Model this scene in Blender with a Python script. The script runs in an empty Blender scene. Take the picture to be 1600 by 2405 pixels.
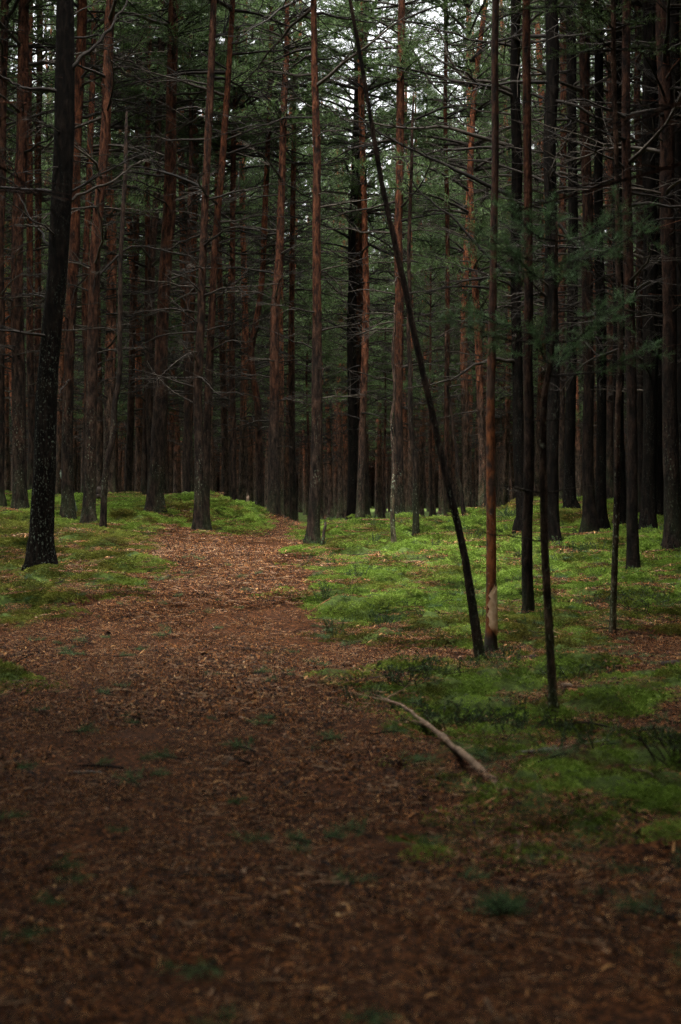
import bpy, math, random
import numpy as np
from mathutils import Vector, Euler, Matrix

# ------------------------------------------------------------------ camera, sky, sun, exposure
scene = bpy.context.scene
COL = scene.collection
cam_data = bpy.data.cameras.new('camera')
cam_data.sensor_fit = 'VERTICAL'
cam_data.sensor_height = 36.0
cam_data.lens = 50.0
cam_data.shift_y = -0.0156
cam_data.clip_start = 0.05
cam_data.clip_end = 1500
cam_data.dof.use_dof = True
cam_data.dof.focus_distance = 19.0
cam_data.dof.aperture_fstop = 2.8
cam = bpy.data.objects.new('camera', cam_data)
cam.location = (0, 0, 1.3)
cam.rotation_euler = (math.radians(90), 0, 0)
COL.objects.link(cam)
scene.camera = cam

SUN_EL, SUN_AZ = 73.0, 205.0      # azimuth measured from +Y towards +X
world = bpy.data.worlds.new('World')
scene.world = world
world.use_nodes = True
wn, wl = world.node_tree.nodes, world.node_tree.links
wn.clear()
sky = wn.new('ShaderNodeTexSky')
sky.sky_type = 'NISHITA'
sky.sun_disc = False
sky.sun_elevation = math.radians(SUN_EL)
sky.sun_rotation = math.radians(SUN_AZ)
sky.air_density = 1.0
sky.dust_density = 4.0
hs = wn.new('ShaderNodeHueSaturation')
hs.inputs['Saturation'].default_value = 0.08      # overcast: grey-white, hardly blue
bgn = wn.new('ShaderNodeBackground')
bgn.inputs['Strength'].default_value = 0.10
wo = wn.new('ShaderNodeOutputWorld')
wl.new(sky.outputs[0], hs.inputs['Color'])
wl.new(hs.outputs[0], bgn.inputs['Color'])
wl.new(bgn.outputs[0], wo.inputs['Surface'])

sun_data = bpy.data.lights.new('sun', 'SUN')
sun_data.energy = 1.5
sun_data.angle = math.radians(50)
sun_data.color = (1.0, 0.95, 0.85)
sun = bpy.data.objects.new('sun', sun_data)
a_, e_ = math.radians(SUN_AZ), math.radians(SUN_EL)
sun_dir = Vector((math.sin(a_) * math.cos(e_), math.cos(a_) * math.cos(e_), math.sin(e_)))
sun.rotation_euler = sun_dir.to_track_quat('Z', 'Y').to_euler()
sun.location = sun_dir * 60
COL.objects.link(sun)

scene.view_settings.view_transform = 'Standard'
scene.view_settings.look = 'None'
scene.view_settings.gamma = 1.0
scene.view_settings.use_curve_mapping = False
scene.view_settings.exposure = 2.9
scene.render.engine = 'CYCLES'
scene.cycles.use_denoising = True
scene.cycles.denoising_prefilter = 'NONE'
scene.cycles.max_bounces = 4
scene.cycles.diffuse_bounces = 2
scene.cycles.use_adaptive_sampling = True
scene.cycles.adaptive_threshold = 0.028
scene.cycles.glossy_bounces = 1
scene.cycles.transmission_bounces = 2
scene.cycles.sample_clamp_indirect = 6.0

rng = np.random.default_rng(11)
random.seed(11)

# ------------------------------------------------------------------ data measured on the place (metres)
GY = [-300, 0, 5, 8, 11, 13, 15, 19, 23, 26, 32, 40, 60, 400]
GZ = [0, 0, .02, .06, .1, .2, .31, .5, .66, .74, .62, .5, .45, .45]
CTRL = [(-3.18, 15.0, 0.46), (-4.95, 22.0, 1.52), (-4.22, 22.0, 0.23), (-3.71, 21.0, 0.94), (-3.02, 23.0, 1.38), (-2.05, 21.0, 0.81), (-0.39, 20.0, 0.47), (-1.44, 24.0, 0.42), (-4.05, 26.0, 1.42), (-3.11, 26.0, 0.71), (-2.34, 26.0, 1.78), (-1.71, 26.0, 1.44), (-6.83, 24.0, 1.16), (-4.58, 17.0, 0.62), (0.34, 30.0, 0.67), (1.12, 27.0, 0.68), (1.11, 21.0, 0.71), (1.04, 10.5, 0.13), (1.16, 11.0, -0.04), (1.65, 12.5, 0.27), (2.67, 21.0, 0.73), (2.83, 19.0, 0.6), (1.2, 8.0, 0.06), (2.2, 11.5, 0.21), (3.09, 15.0, 0.32), (3.5, 20.0, 1.13), (3.68, 20.0, 0.27), (4.31, 20.0, 0.91), (4.2, 18.0, 0.71), (2.92, 25.0, 1.71), (1.5, 25.0, 0.75), (2.19, 25.0, 0.18), (0.75, 25.0, 0.84), (2.47, 25.0, 0.96), (3.74, 24.0, 0.76), (-0.23, 26.0, 1.33), (-2.22, 19.5, 0.63), (-1.26, 17.5, 0.61), (-0.74, 15.5, 0.46), (0.28, 15.7, 0.4), (0.99, 16.5, 0.51), (-0.81, 24.5, 1.12), (-0.54, 26.0, 0.05), (-0.72, 22.0, 0.69), (-1.62, 22.5, 0.44), (3.3, 24.5, 1.19), (-2.05, 26.3, 1.73), (-2.72, 26.0, 1.44), (-3.58, 26.0, 1.02), (-4.67, 26.0, 1.16), (-1.15, 27.5, 0.04), (-1.51, 26.5, 0.2), (-1.12, 25.0, 0.12), (-8.0, 33.0, 0.58), (-4.0, 33.0, 0.57), (0.0, 33.0, 0.58), (4.0, 33.0, 0.58), (8.0, 33.0, 0.58), (-4.5, 30.0, 0.76)]
# key, x, y, radius at foot, radius at last listed height, redness, axis (dx, height) ..., label
TREES = [
    ('A', -3.18, 15, 0.121, 0.099, 0, [(0.09, 1.78), (0.17, 2.93), (0.26, 4.5), (0.27, 6.07)], 'thick near-black pine at the left edge, speckled with pale lichen'),
    ('B', -4.95, 22, 0.112, 0.086, 0.6, [(-0.03, 1.68), (-0.05, 3.37), (-0.01, 5.67), (0.02, 7.98)], 'brown pine standing just left of the thick black trunk'),
    ('C', -5.26, 22, 0.066, 0.059, 0.4, [(0.02, 3.29), (0.05, 7.9)], 'slim trunk cut by the left border of the picture'),
    ('D', -4.22, 22, 0.092, 0.072, 0.9, [(0.01, 1.85), (0.06, 3.54), (0.16, 5.84), (0.24, 8.15)], 'reddish pine directly right of the thick black trunk'),
    ('E', -3.71, 21, 0.091, 0.069, 0.7, [(0.03, 1.81), (0.08, 3.73), (0.19, 5.62), (0.3, 7.82)], 'pine with dark foot and red upper trunk beside a thin forked stem'),
    ('E2', -3.35, 20, 0.048, 0.027, 0.1, [(0.06, 0.87), (0.13, 1.29), (0.23, 2.13), (0.26, 3.62), (0.32, 4.64), (0.34, 5.54)], 'thin dark crooked stem leaning out from a pine foot on the left bank'),
    ('F', -3.02, 23, 0.127, 0.083, 0.7, [(0.1, 1.78), (0.19, 3.84), (0.27, 5.91), (0.34, 8.32)], 'sturdy pine rooted on top of the left moss mound'),
    ('F2', -3.89, 29, 0.087, 0.069, 0.2, [(0.04, 4.69), (0.16, 6.86), (0.24, 9.46)], 'dark pine half hidden behind the sturdy mound pine'),
    ('G', -2.1, 21, 0.072, 0.05, 0.45, [(0.02, 1.94), (0.05, 3.82), (0.13, 5.71), (0.23, 7.91)], 'darker left trunk of the twin pines beside the path'),
    ('G2', -2.02, 21.3, 0.07, 0.041, 0.9, [(0.04, 1.93), (0.12, 3.84), (0.26, 5.75), (0.4, 7.98)], 'redder right trunk of the twin pines beside the path'),
    ('H', -2.26, 30, 0.067, 0.054, 0.7, [(-0.01, 4.81), (0.0, 7.5), (0.07, 10.64)], 'straight slim pine behind the mound, right of the twin pines'),
    ('I', -1.69, 30, 0.09, 0.049, 1, [(-0.02, 2.26), (-0.06, 2.86), (-0.16, 3.41), (-0.18, 3.82), (-0.07, 4.47), (0.0, 5.01), (0.07, 6.27), (0.13, 7.89), (0.2, 9.5)], 'orange pine with a pronounced S-shaped kink in its trunk'),
    ('J', -1.32, 28, 0.122, 0.059, 0.7, [(0.03, 2.67), (0.06, 4.76), (0.17, 7.28), (0.24, 9.37)], 'dark footed pine just right of the kinked trunk'),
    ('K', -1.06, 32, 0.086, 0.053, 0.9, [(-0.03, 3.14), (-0.05, 5.54), (0.01, 8.89)], 'slim pine at the crest where the path disappears'),
    ('L', -0.4, 20, 0.09, 0.042, 0.8, [(0.04, 0.86), (0.08, 2.02), (0.08, 3.85), (0.05, 5.65), (0.04, 7.74)], 'slender straight pine at the right edge of the path crest'),
    ('M', 0.27, 30, 0.117, 0.076, 0, [(-0.01, 2.58), (-0.04, 5.27), (0.05, 7.97)], 'black left trunk of the pair in the middle of the wood'),
    ('M2', 0.48, 30.5, 0.128, 0.082, 0.9, [(-0.05, 2.62), (-0.1, 5.36), (-0.14, 8.1), (0.0, 10.11), (0.05, 11.3)], 'rough red-brown right trunk of the pair in the middle of the wood'),
    ('N', 1.12, 27, 0.097, 0.069, 0.8, [(0.0, 2.32), (-0.02, 4.75), (0.01, 7.17), (0.04, 10.0)], 'pine with fissured grey-brown bark and orange upper trunk behind the leaning pole'),
    ('N2', 0.75, 20, 0.033, 0.018, 0.1, [(-0.01, 0.83), (-0.02, 1.99), (0.0, 2.92)], 'thin lichen covered sapling stem in front of the fissured pine'),
    ('O', 1.11, 21, 0.047, 0.022, 0.2, [(-0.03, 1.02), (-0.09, 1.92), (-0.11, 3.22), (-0.08, 4.79), (-0.05, 6.05)], 'thin dark stem on the moss just left of the leaning pole'),
    ('O2', 2.1, 28, 0.054, 0.038, 0.8, [(-0.01, 2.78), (0.0, 4.88), (-0.01, 7.81), (-0.02, 10.33)], 'slim reddish pine seen right of the leaning pole'),
    ('O3', 2.19, 25, 0.037, 0.022, 0.3, [(-0.1, 0.73), (-0.2, 1.55), (-0.28, 2.15), (-0.34, 2.97)], 'thin bent stem leaning left behind the leaning pole'),
    ('P', 1.04, 10.5, 0.035, 0.014, 0.1, [(-0.1, 0.69), (-0.23, 1.28), (-0.4, 2.05), (-0.56, 2.78), (-0.68, 3.33), (-0.75, 3.65), (-0.84, 4.17), (-0.92, 4.66), (-0.97, 4.9)], 'long bare dark pole leaning to the left across the view'),
    ('Q', 1.16, 11, 0.04, 0.025, 1, [(0.0, 1.28), (0.01, 2.25), (0.02, 3.09), (0.03, 4.08), (0.04, 5.07)], 'slender young pine with stripped orange bark and a pale bare wood patch'),
    ('R', 1.65, 12.5, 0.049, 0.034, 0.75, [(0.0, 1.3), (-0.01, 2.43), (-0.01, 3.74), (-0.01, 5.42)], 'straight red-brown young pine right of the stripped tree'),
    ('R2', 2.67, 21, 0.082, 0.075, 0.1, [(-0.04, 2.21), (-0.06, 4.73), (-0.07, 7.87)], 'dark trunk hidden close behind the straight red-brown young pine'),
    ('S', 2.83, 19, 0.091, 0.085, 0, [(-0.01, 1.86), (-0.02, 3.57), (-0.02, 5.27), (0.0, 7.26)], 'thick black trunk behind the blurred sapling'),
    ('U', 2.2, 11.5, 0.026, 0.019, 0.15, [(0.01, 1.18), (0.02, 2.2), (0.01, 3.42), (-0.01, 5.14)], 'thin olive-brown stem with a lichen crusted foot on the right'),
    ('V', 3.09, 15, 0.063, 0.045, 0.5, [(0.0, 1.49), (-0.02, 3.06), (-0.07, 4.41), (-0.07, 6.21)], 'dark footed young pine right of the lichen crusted stem'),
    ('W', 3.5, 20, 0.084, 0.072, 0.5, [(-0.02, 2.14), (-0.05, 5.13), (-0.08, 7.53)], 'brown trunk in the dark thicket behind the lichen crusted stem'),
    ('W2', 3.76, 20.5, 0.08, 0.061, 0.1, [(0.01, 2.22), (-0.01, 4.68), (-0.05, 7.75)], 'blackish trunk touching the brown one in the right thicket'),
    ('X', 4.1, 19, 0.102, 0.091, 0, [(0.05, 2.63), (0.03, 4.9), (0.01, 7.18)], 'stout black trunk in the thicket near the right edge'),
    ('X2', 4.85, 23, 0.069, 0.055, 0.7, [(-0.01, 3.1), (0.0, 5.85), (-0.01, 8.61)], 'slim red trunk showing behind the stout black one on the right'),
    ('Y', 3.98, 17, 0.097, 0.081, 0.45, [(-0.05, 2.47), (-0.11, 4.76), (-0.14, 6.54)], 'broad brown trunk closest to the right border'),
    ('Z', 4.31, 18, 0.07, 0.059, 0.1, [(-0.01, 3.02), (-0.03, 6.79)], 'dark trunk cut by the right border of the picture'),
    ('b1', 3.89, 24, 0.093, 0.079, 0.1, [(0.01, 4.66), (-0.03, 8.97)], 'dark trunk between the thick black trunk and the brown thicket trunk'),
    ('b2', 4.24, 21.5, 0.09, 0.077, 0.0, [(-0.04, 4.24), (-0.05, 8.1)], 'black trunk standing just right of the lichen crusted stem'),
    ('b3', 4.92, 26, 0.086, 0.066, 0.7, [(0.02, 4.98), (-0.03, 9.65)], 'reddish trunk far back between two black thicket trunks'),
    ('b4', 4.95, 22, 0.099, 0.086, 0.0, [(-0.03, 4.36), (-0.04, 8.31)], 'black trunk filling the gap beside the broad brown one at right'),
    ('b5', 4.19, 27, 0.081, 0.061, 0.8, [(0.03, 5.13), (0.06, 9.98)], 'slim red trunk just behind the thick black right trunk'),
    ('a1', -5.89, 27, 0.073, 0.057, 0.8, [(0.0, 4.0), (0.04, 9.66)], 'slim red trunk behind the brown pine at the far left'),
    ('a2', -5.92, 28, 0.075, 0.059, 0.8, [(-0.03, 4.11), (-0.02, 9.98)], 'red trunk half hidden by the thick black trunk, on its left side'),
    ('a3', -4.85, 27, 0.069, 0.053, 0.9, [(0.04, 3.96), (0.11, 6.39), (0.18, 9.62)], 'slim red trunk seen between two dark footed pines on the left'),
    ('a4', -4.49, 30, 0.081, 0.063, 0.8, [(0.11, 4.31), (0.2, 7.9), (0.27, 10.6)], 'red pine behind the thin crooked stem'),
    ('a5', -4.01, 29, 0.069, 0.052, 0.9, [(0.06, 4.17), (0.1, 7.64), (0.12, 10.25)], 'slim red pine close to the left side of the mound pine'),
    ('a6', -3.13, 29, 0.069, 0.048, 0.4, [(0.03, 4.17), (0.06, 7.64)], 'slim dark pine between the mound pine and the twin pines'),
]
# tree key, radius, world points of a heavy limb
LIMBS = [
    ('R2', 0.035, [(2.53, 21, 5.72), (1.92, 21, 6.0), (1.38, 21, 6.25), (0.64, 21, 6.58), (0.0, 21, 7.08)]),
    ('R2', 0.035, [(2.51, 20.8, 6.46), (1.91, 20.8, 6.59), (1.53, 20.8, 6.71), (1.11, 20.8, 6.68), (0.54, 20.8, 6.74), (0.0, 20.8, 6.84)]),
    ('R2', 0.03, [(2.58, 21, 4.48), (2.18, 21, 4.84), (1.92, 21, 5.13), (1.67, 21, 5.42), (1.38, 21, 5.64), (1.12, 21, 5.9), (0.96, 21, 6.32)]),
    ('Q', 0.012, [(1.17, 10.9, 2.99), (0.98, 10.9, 2.97), (0.83, 10.9, 2.95), (0.52, 10.9, 2.93)]),
    ('R2', 0.032, [(2.62, 20.9, 3.28), (2.3, 20.9, 3.3), (2.04, 20.9, 3.25), (1.79, 20.9, 3.12), (1.53, 20.9, 2.96), (0.93, 20.9, 2.85)]),
    ('R2', 0.03, [(2.6, 21, 7.27), (2.24, 21, 7.41), (1.83, 21, 7.5), (1.6, 21, 7.79), (1.54, 21, 8.05), (1.38, 21, 8.37)]),
    ('N', 0.03, [(1.13, 27, 9.51), (1.3, 27, 9.83), (1.65, 27, 9.19), (1.98, 27, 8.82), (2.34, 27, 8.29)]),
    ('A', 0.03, [(-2.9, 14.95, 5.71), (-2.81, 14.95, 5.85), (-2.62, 14.95, 6.06), (-2.44, 14.95, 6.31), (-2.32, 14.95, 6.56), (-2.24, 14.95, 6.78)]),
    ('A', 0.022, [(-2.95, 15, 4.33), (-2.82, 15, 4.45), (-2.61, 15, 4.58), (-2.4, 15, 4.7), (-2.22, 15, 4.88), (-2.04, 15, 4.96)]),
    ('A', 0.024, [(-2.9, 14.9, 5.55), (-3.12, 14.9, 5.56), (-3.27, 14.9, 5.56), (-3.43, 14.9, 5.63), (-3.57, 14.9, 5.7), (-3.75, 14.9, 5.83)]),
    ('E', 0.022, [(-3.63, 21, 4.48), (-3.36, 21, 4.79), (-3.11, 21, 5.0), (-2.46, 21, 4.93), (-1.82, 21, 4.78), (-1.4, 21, 4.71)]),
    ('A', 0.016, [(-3.0, 15, 4.08), (-3.14, 15, 4.15), (-3.32, 15, 4.2), (-3.55, 15, 4.26)]),
    ('F', 0.02, [(-2.81, 22.9, 4.35), (-2.61, 22.9, 4.49), (-2.37, 22.9, 4.68), (-2.26, 22.9, 4.9)]),
    ('F', 0.02, [(-2.8, 22.9, 4.69), (-3.09, 22.9, 4.56), (-3.39, 22.9, 4.63), (-3.44, 22.9, 4.6)]),
    ('F', 0.018, [(-2.78, 22.9, 5.45), (-2.54, 22.9, 5.59), (-2.26, 22.9, 5.62), (-1.92, 22.9, 5.72)]),
    ('F', 0.018, [(-2.71, 22.9, 7.64), (-2.4, 22.9, 7.66), (-2.13, 22.9, 7.64), (-1.65, 22.9, 7.68), (-0.96, 22.9, 7.81), (-0.62, 22.9, 7.92)]),
    ('S', 0.03, [(2.83, 19, 5.08), (3.07, 19, 4.74), (3.24, 19, 4.51), (3.41, 19, 4.23)]),
    ('S', 0.03, [(2.82, 18.9, 6.59), (3.08, 18.9, 6.51), (3.4, 18.9, 6.34), (3.62, 18.9, 6.19), (3.96, 18.9, 6.02)]),
    ('S', 0.025, [(2.83, 19, 3.95), (2.67, 19, 4.0), (2.39, 19, 4.0), (2.16, 19, 3.95)]),
    ('S', 0.02, [(2.83, 19, 5.65), (3.1, 19, 5.48), (3.25, 19, 5.25)]),
    ('M2', 0.03, [(0.41, 30.4, 5.53), (0.0, 30.4, 5.62), (-0.46, 30.4, 6.08), (-0.91, 30.4, 6.44)]),
    ('M2', 0.03, [(0.41, 30.4, 6.81), (0.91, 30.4, 6.53), (1.18, 30.4, 6.44), (1.46, 30.4, 6.26)]),
    ('L', 0.014, [(-0.35, 20, 6.72), (-0.48, 20, 6.81), (-0.66, 20, 6.96), (-0.84, 20, 7.32), (-0.96, 20, 7.68)]),
    ('L', 0.016, [(-0.34, 19.9, 6.84), (-0.18, 19.9, 6.75), (0.0, 19.9, 6.6), (0.24, 19.9, 6.45)]),
    ('L', 0.012, [(-0.32, 20, 4.44), (-0.12, 20, 4.38), (0.03, 20, 4.14), (0.12, 20, 3.84)]),
    ('I', 0.02, [(-1.71, 30, 3.64), (-1.89, 30, 3.77), (-2.16, 30, 3.77), (-2.29, 30, 3.73)]),
    ('I', 0.02, [(-1.69, 30, 3.64), (-1.53, 30, 3.86), (-1.35, 30, 4.13), (-0.99, 30, 4.31)]),
    ('J', 0.015, [(-1.27, 27.9, 2.64), (-1.5, 27.9, 2.65), (-1.67, 27.9, 2.58)]),
    ('J', 0.012, [(-1.27, 27.9, 2.26), (-1.09, 27.9, 2.28), (-0.92, 27.9, 2.24)]),
    ('W', 0.022, [(3.44, 19.9, 4.67), (3.63, 19.9, 4.43), (3.87, 19.9, 4.31), (4.05, 19.9, 4.07)]),
    ('Y', 0.022, [(3.86, 16.9, 5.8), (3.74, 16.9, 5.81), (3.54, 16.9, 5.82), (3.39, 16.9, 5.83)]),
    ('G', 0.016, [(-2.06, 20.9, 3.83), (-2.25, 20.9, 3.96), (-2.5, 20.9, 4.21), (-2.63, 20.9, 4.27)]),
    ('R', 0.012, [(1.63, 12.4, 1.36), (1.56, 12.4, 1.36), (1.47, 12.4, 1.36), (1.41, 12.4, 1.36)]),
]

BANK = [ (-3.08, 11.95), (-2.88, 12.01), (-2.48, 12.2), (-2.15, 12.58), (-1.81, 13.02), (-1.86, 13.86), (-2.03, 15.51), (-2.33, 17.07), (-2.5, 18.36), (-2.85, 20.1), (-2.85, 21.6), (-2.4, 22.3), (-1.95, 22.0), (-1.8, 21.0), (-1.75, 21.8), (-1.62, 23.2), (-1.32, 25.0), (-1.15, 28), (-1.0, 60), (-.8, 400), (-90, 400), (-90, 14)]
RIGHT = [(-0.74, 24.62), (-0.54, 22.67), (-0.65, 19.67), (-0.31, 17.36), (-0.18, 16.03), (-0.12, 14.41), (-0.2, 13.27), (-0.04, 12.51), (0.18, 11.72), (0.68, 11.39), (1.11, 11.2), (1.39, 11.57), (1.58, 10.98), (1.99, 11.08), (2.76, 11.54), (3.18, 11.8), (90, 12.5), (90, 400), (-0.6, 400), (-0.3, 60), (-0.4, 28)]
MIXED = [(-0.12, 9.76), (0.31, 10.43), (1.0, 10.07), (1.53, 10.23), (2.43, 10.13), (5, 10.3), (5, 8.9), (2.08, 8.68), (1.7, 8.35), (1.3, 7.91), (1.0, 7.77), (0.66, 7.39), (0.35, 7.77), (0.0, 8.36)]
FORE = [(0.65, 5.85), (0.95, 6.34), (1.59, 6.62), (3.2, 6.8), (3.2, 5.0), (1.44, 5.3), (1.01, 5.18), (0.76, 5.26)]
LPATCH = [(-5, 10.5), (-2.95, 10.36), (-2.5, 10.42), (-2.1, 10.02), (-1.69, 9.38), (-1.61, 8.66), (-2.09, 8.74), (-5, 8.8)]


# ------------------------------------------------------------------ terrain functions
def hash2(ix, iy, seed):
    n = (ix.astype(np.int64) * 374761393 + iy.astype(np.int64) * 668265263 + seed * 974711) & 0x7fffffff
    n = ((n ^ (n >> 13)) * 1274126177) & 0x7fffffff
    n = n ^ (n >> 16)
    return (n & 0xffff) / 65535.0


def vnoise(x, y, seed=0):
    ix, iy = np.floor(x), np.floor(y)
    fx, fy = x - ix, y - iy
    fx = fx * fx * (3 - 2 * fx)
    fy = fy * fy * (3 - 2 * fy)
    a = hash2(ix, iy, seed); b = hash2(ix + 1, iy, seed)
    c = hash2(ix, iy + 1, seed); d = hash2(ix + 1, iy + 1, seed)
    return (a * (1 - fx) + b * fx) * (1 - fy) + (c * (1 - fx) + d * fx) * fy


def fbm(x, y, seed=0, octaves=4):
    s, a, t = 0, 0.5, 0
    for k in range(octaves):
        s = s + a * vnoise(x * 2 ** k, y * 2 ** k, seed + k * 17)
        t += a
        a *= 0.5
    return s / t


CA = np.array(CTRL)


def base_height(x, y):
    x = np.asarray(x, float); y = np.asarray(y, float)
    num = np.zeros_like(x + y); den = num + 0.02
    for cx, cy, cz in CA:
        s = .55 + cy * .014
        w = np.exp(-((x - cx) ** 2 + ((y - cy) / 1.25) ** 2) / (2 * s * s))
        num += w * (cz - np.interp(cy, GY, GZ))
        den += w
    return np.interp(y, GY, GZ) + num / den


def inside(poly, x, y):
    """signed distance to a polygon, positive inside"""
    p = np.array(poly); q = np.roll(p, -1, 0)
    d = np.full(np.shape(x), 1e9)
    ins = np.zeros(np.shape(x), bool)
    for (ax, ay), (bx, by) in zip(p, q):
        ex, ey = bx - ax, by - ay
        t = np.clip(((x - ax) * ex + (y - ay) * ey) / (ex * ex + ey * ey + 1e-9), 0, 1)
        d = np.minimum(d, np.hypot(x - ax - t * ex, y - ay - t * ey))
        c = ((ay > y) != (by > y)) & (x < ex * (y - ay) / (by - ay + 1e-12) + ax)
        ins ^= c
    return np.where(ins, d, -d)


def moss_amount(x, y):
    x = np.asarray(x, float); y = np.asarray(y, float)
    n = fbm(x * 1.3, y * 1.3, 5, 4) - 0.5
    n2 = fbm(x * 4.5, y * 4.5, 9, 3) - 0.5
    def lev(poly, top, soft):
        return np.clip(0.5 + (inside(poly, x, y) + n * 1.1 * soft + n2 * .5 * soft) / soft, 0, 1) * top
    m = lev(BANK, 1.0, .9)
    m = np.maximum(m, lev(RIGHT, 1.0, 1.0))
    m = np.maximum(m, lev(MIXED, .76, .6))
    m = np.maximum(m, lev(FORE, 1.0, .5))
    m = np.maximum(m, lev(LPATCH, .8, .6))
    # sparse moss in the near right foreground
    m = np.maximum(m, np.clip((x + .2) * .8, 0, .44) * (y < 8) * (y > 5))
    # bare needle spots inside the moss
    bare = np.clip((fbm(x * .9 + 7, y * .9, 31, 3) - .56) * 5, 0, 1)
    return np.clip(m - bare * .6 + n2 * (.45 + .5 * (y < 10.5) * (y > 5.2)), 0, 1)


def lumps(x, y):
    m = moss_amount(x, y)
    near = np.clip(1.2 - np.abs(y - 16) / 60, 0, 1)
    h = (fbm(x * .8, y * .8, 3, 3) - .5) * .10 * (0.35 + .65 * m) * near
    h = h + np.abs(fbm(x * 1.7, y * 1.7, 21, 3) - .45) * .26 * m * near
    h = h + np.clip(fbm(x * 2.6 + 3, y * 2.6, 41, 3) - .40, 0, 1) * .45 * m * near - .045 * m * near
    return h + (fbm(x * 7, y * 7, 22, 3) - .5) * .022


FOOT = np.array([(t_[1], t_[2]) for t_ in TREES] + [(1.205, 8.0), (.57, 6.57), (.51, 7.1), (.66, 6.0), (-.9, 24.5), (-.8, 26), (-.75, 22.5)])
FOOT_LUMP = lumps(FOOT[:, 0], FOOT[:, 1])


def height(x, y):
    x = np.asarray(x, float); y = np.asarray(y, float)
    num = np.zeros_like(x + y); den = num + .15
    for (fx_, fy_), l in zip(FOOT, FOOT_LUMP):          # the lumps level out at the foot of each near tree
        w = np.exp(-((x - fx_) ** 2 + (y - fy_) ** 2) / .5)
        num += w * l; den += w
    return base_height(x, y) + lumps(x, y) - num / den


def hz(x, y):
    return float(height(np.array([x]), np.array([y]))[0])


# ------------------------------------------------------------------ mesh helpers
class Mesh:
    def __init__(self):
        self.v, self.f, self.m, self.n = [], [], [], 0

    def add(self, verts, faces, mat=0):
        verts = np.asarray(verts, float).reshape(-1, 3)
        self.v.append(verts)
        f = (np.asarray(faces, int) + self.n)
        self.f.append(f)
        self.m.append(np.full(len(f), mat))
        self.n += len(verts)

    def tube(self, pts, radii, sides=6, mat=0, cap=True, wob=0.0):
        pts = np.asarray(pts, float); radii = np.asarray(radii, float)
        t = np.gradient(pts, axis=0)
        t /= np.linalg.norm(t, axis=1)[:, None] + 1e-9
        ref = np.array([0, 0, 1.0]) if abs(t[:, 2]).mean() < .7 else np.array([1.0, 0, 0])
        a = np.cross(t, ref); a /= np.linalg.norm(a, axis=1)[:, None] + 1e-9
        b = np.cross(t, a)
        th = np.arange(sides) / sides * 2 * np.pi
        rr = np.repeat(radii[:, None], sides, 1)
        if wob:
            rr = rr * (1 + wob * (rng.random(rr.shape) - .5))
        ring = pts[:, None] + rr[..., None] * (np.cos(th)[None, :, None] * a[:, None] + np.sin(th)[None, :, None] * b[:, None])
        n = len(pts)
        i = np.arange(n - 1)[:, None] * sides
        j = np.arange(sides)[None]
        j2 = (j + 1) % sides
        q = np.stack([i + j, i + j2, i + sides + j2, i + sides + j], -1).reshape(-1, 4)
        self.add(ring.reshape(-1, 3), q, mat)
        if cap:
            c = np.array([[pts[-1]], ]).reshape(1, 3)
            off = (n - 1) * sides
            tri = np.stack([off + np.arange(sides), off + (np.arange(sides) + 1) % sides], -1) + (self.n - n * sides)
            self.v.append(c); idx = self.n; self.n += 1
            tri = np.concatenate([tri, np.full((sides, 1), idx)], 1)
            self.f.append(tri); self.m.append(np.full(sides, mat))

    def data(self, name, mats, smooth=True):
        v = np.concatenate(self.v)
        me = bpy.data.meshes.new(name)
        lens = np.concatenate([np.full(len(f), f.shape[1]) for f in self.f])
        flat = np.concatenate([f.ravel() for f in self.f])
        mi = np.concatenate(self.m)
        me.vertices.add(len(v)); me.vertices.foreach_set('co', v.astype(np.float32).ravel())
        me.loops.add(len(flat)); me.loops.foreach_set('vertex_index', flat.astype(np.int32))
        me.polygons.add(len(lens))
        starts = np.concatenate([[0], np.cumsum(lens)[:-1]])
        me.polygons.foreach_set('loop_start', starts.astype(np.int32))
        me.polygons.foreach_set('loop_total', lens.astype(np.int32))
        for m in mats:
            me.materials.append(m)
        me.polygons.foreach_set('material_index', mi.astype(np.int32))
        me.polygons.foreach_set('use_smooth', np.full(len(lens), smooth))
        me.update(calc_edges=True)
        me.validate()
        return me


def link(name, data, parent=None, loc=(0, 0, 0), rot=(0, 0, 0), scale=(1, 1, 1)):
    o = bpy.data.objects.new(name, data)
    o.location = loc
    o.rotation_euler = rot
    o.scale = scale if hasattr(scale, '__len__') else (scale,) * 3
    COL.objects.link(o)
    if parent is not None:
        o.parent = parent
    return o


def tag(o, label=None, cat=None, group=None, kind=None):
    if label: o['label'] = label
    if cat: o['category'] = cat
    if group: o['group'] = group
    if kind: o['kind'] = kind
    return o


def smooth_poly(pts, n):
    """Catmull-Rom through points, n samples"""
    p = np.asarray(pts, float)
    p = np.vstack([2 * p[0] - p[1], p, 2 * p[-1] - p[-2]])
    u = np.linspace(0, len(p) - 3 - 1e-6, n)
    i = u.astype(int); t = (u - i)[:, None]
    p0, p1, p2, p3 = p[i], p[i + 1], p[i + 2], p[i + 3]
    return .5 * ((2 * p1) + (-p0 + p2) * t + (2 * p0 - 5 * p1 + 4 * p2 - p3) * t ** 2 + (-p0 + 3 * p1 - 3 * p2 + p3) * t ** 3)


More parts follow.
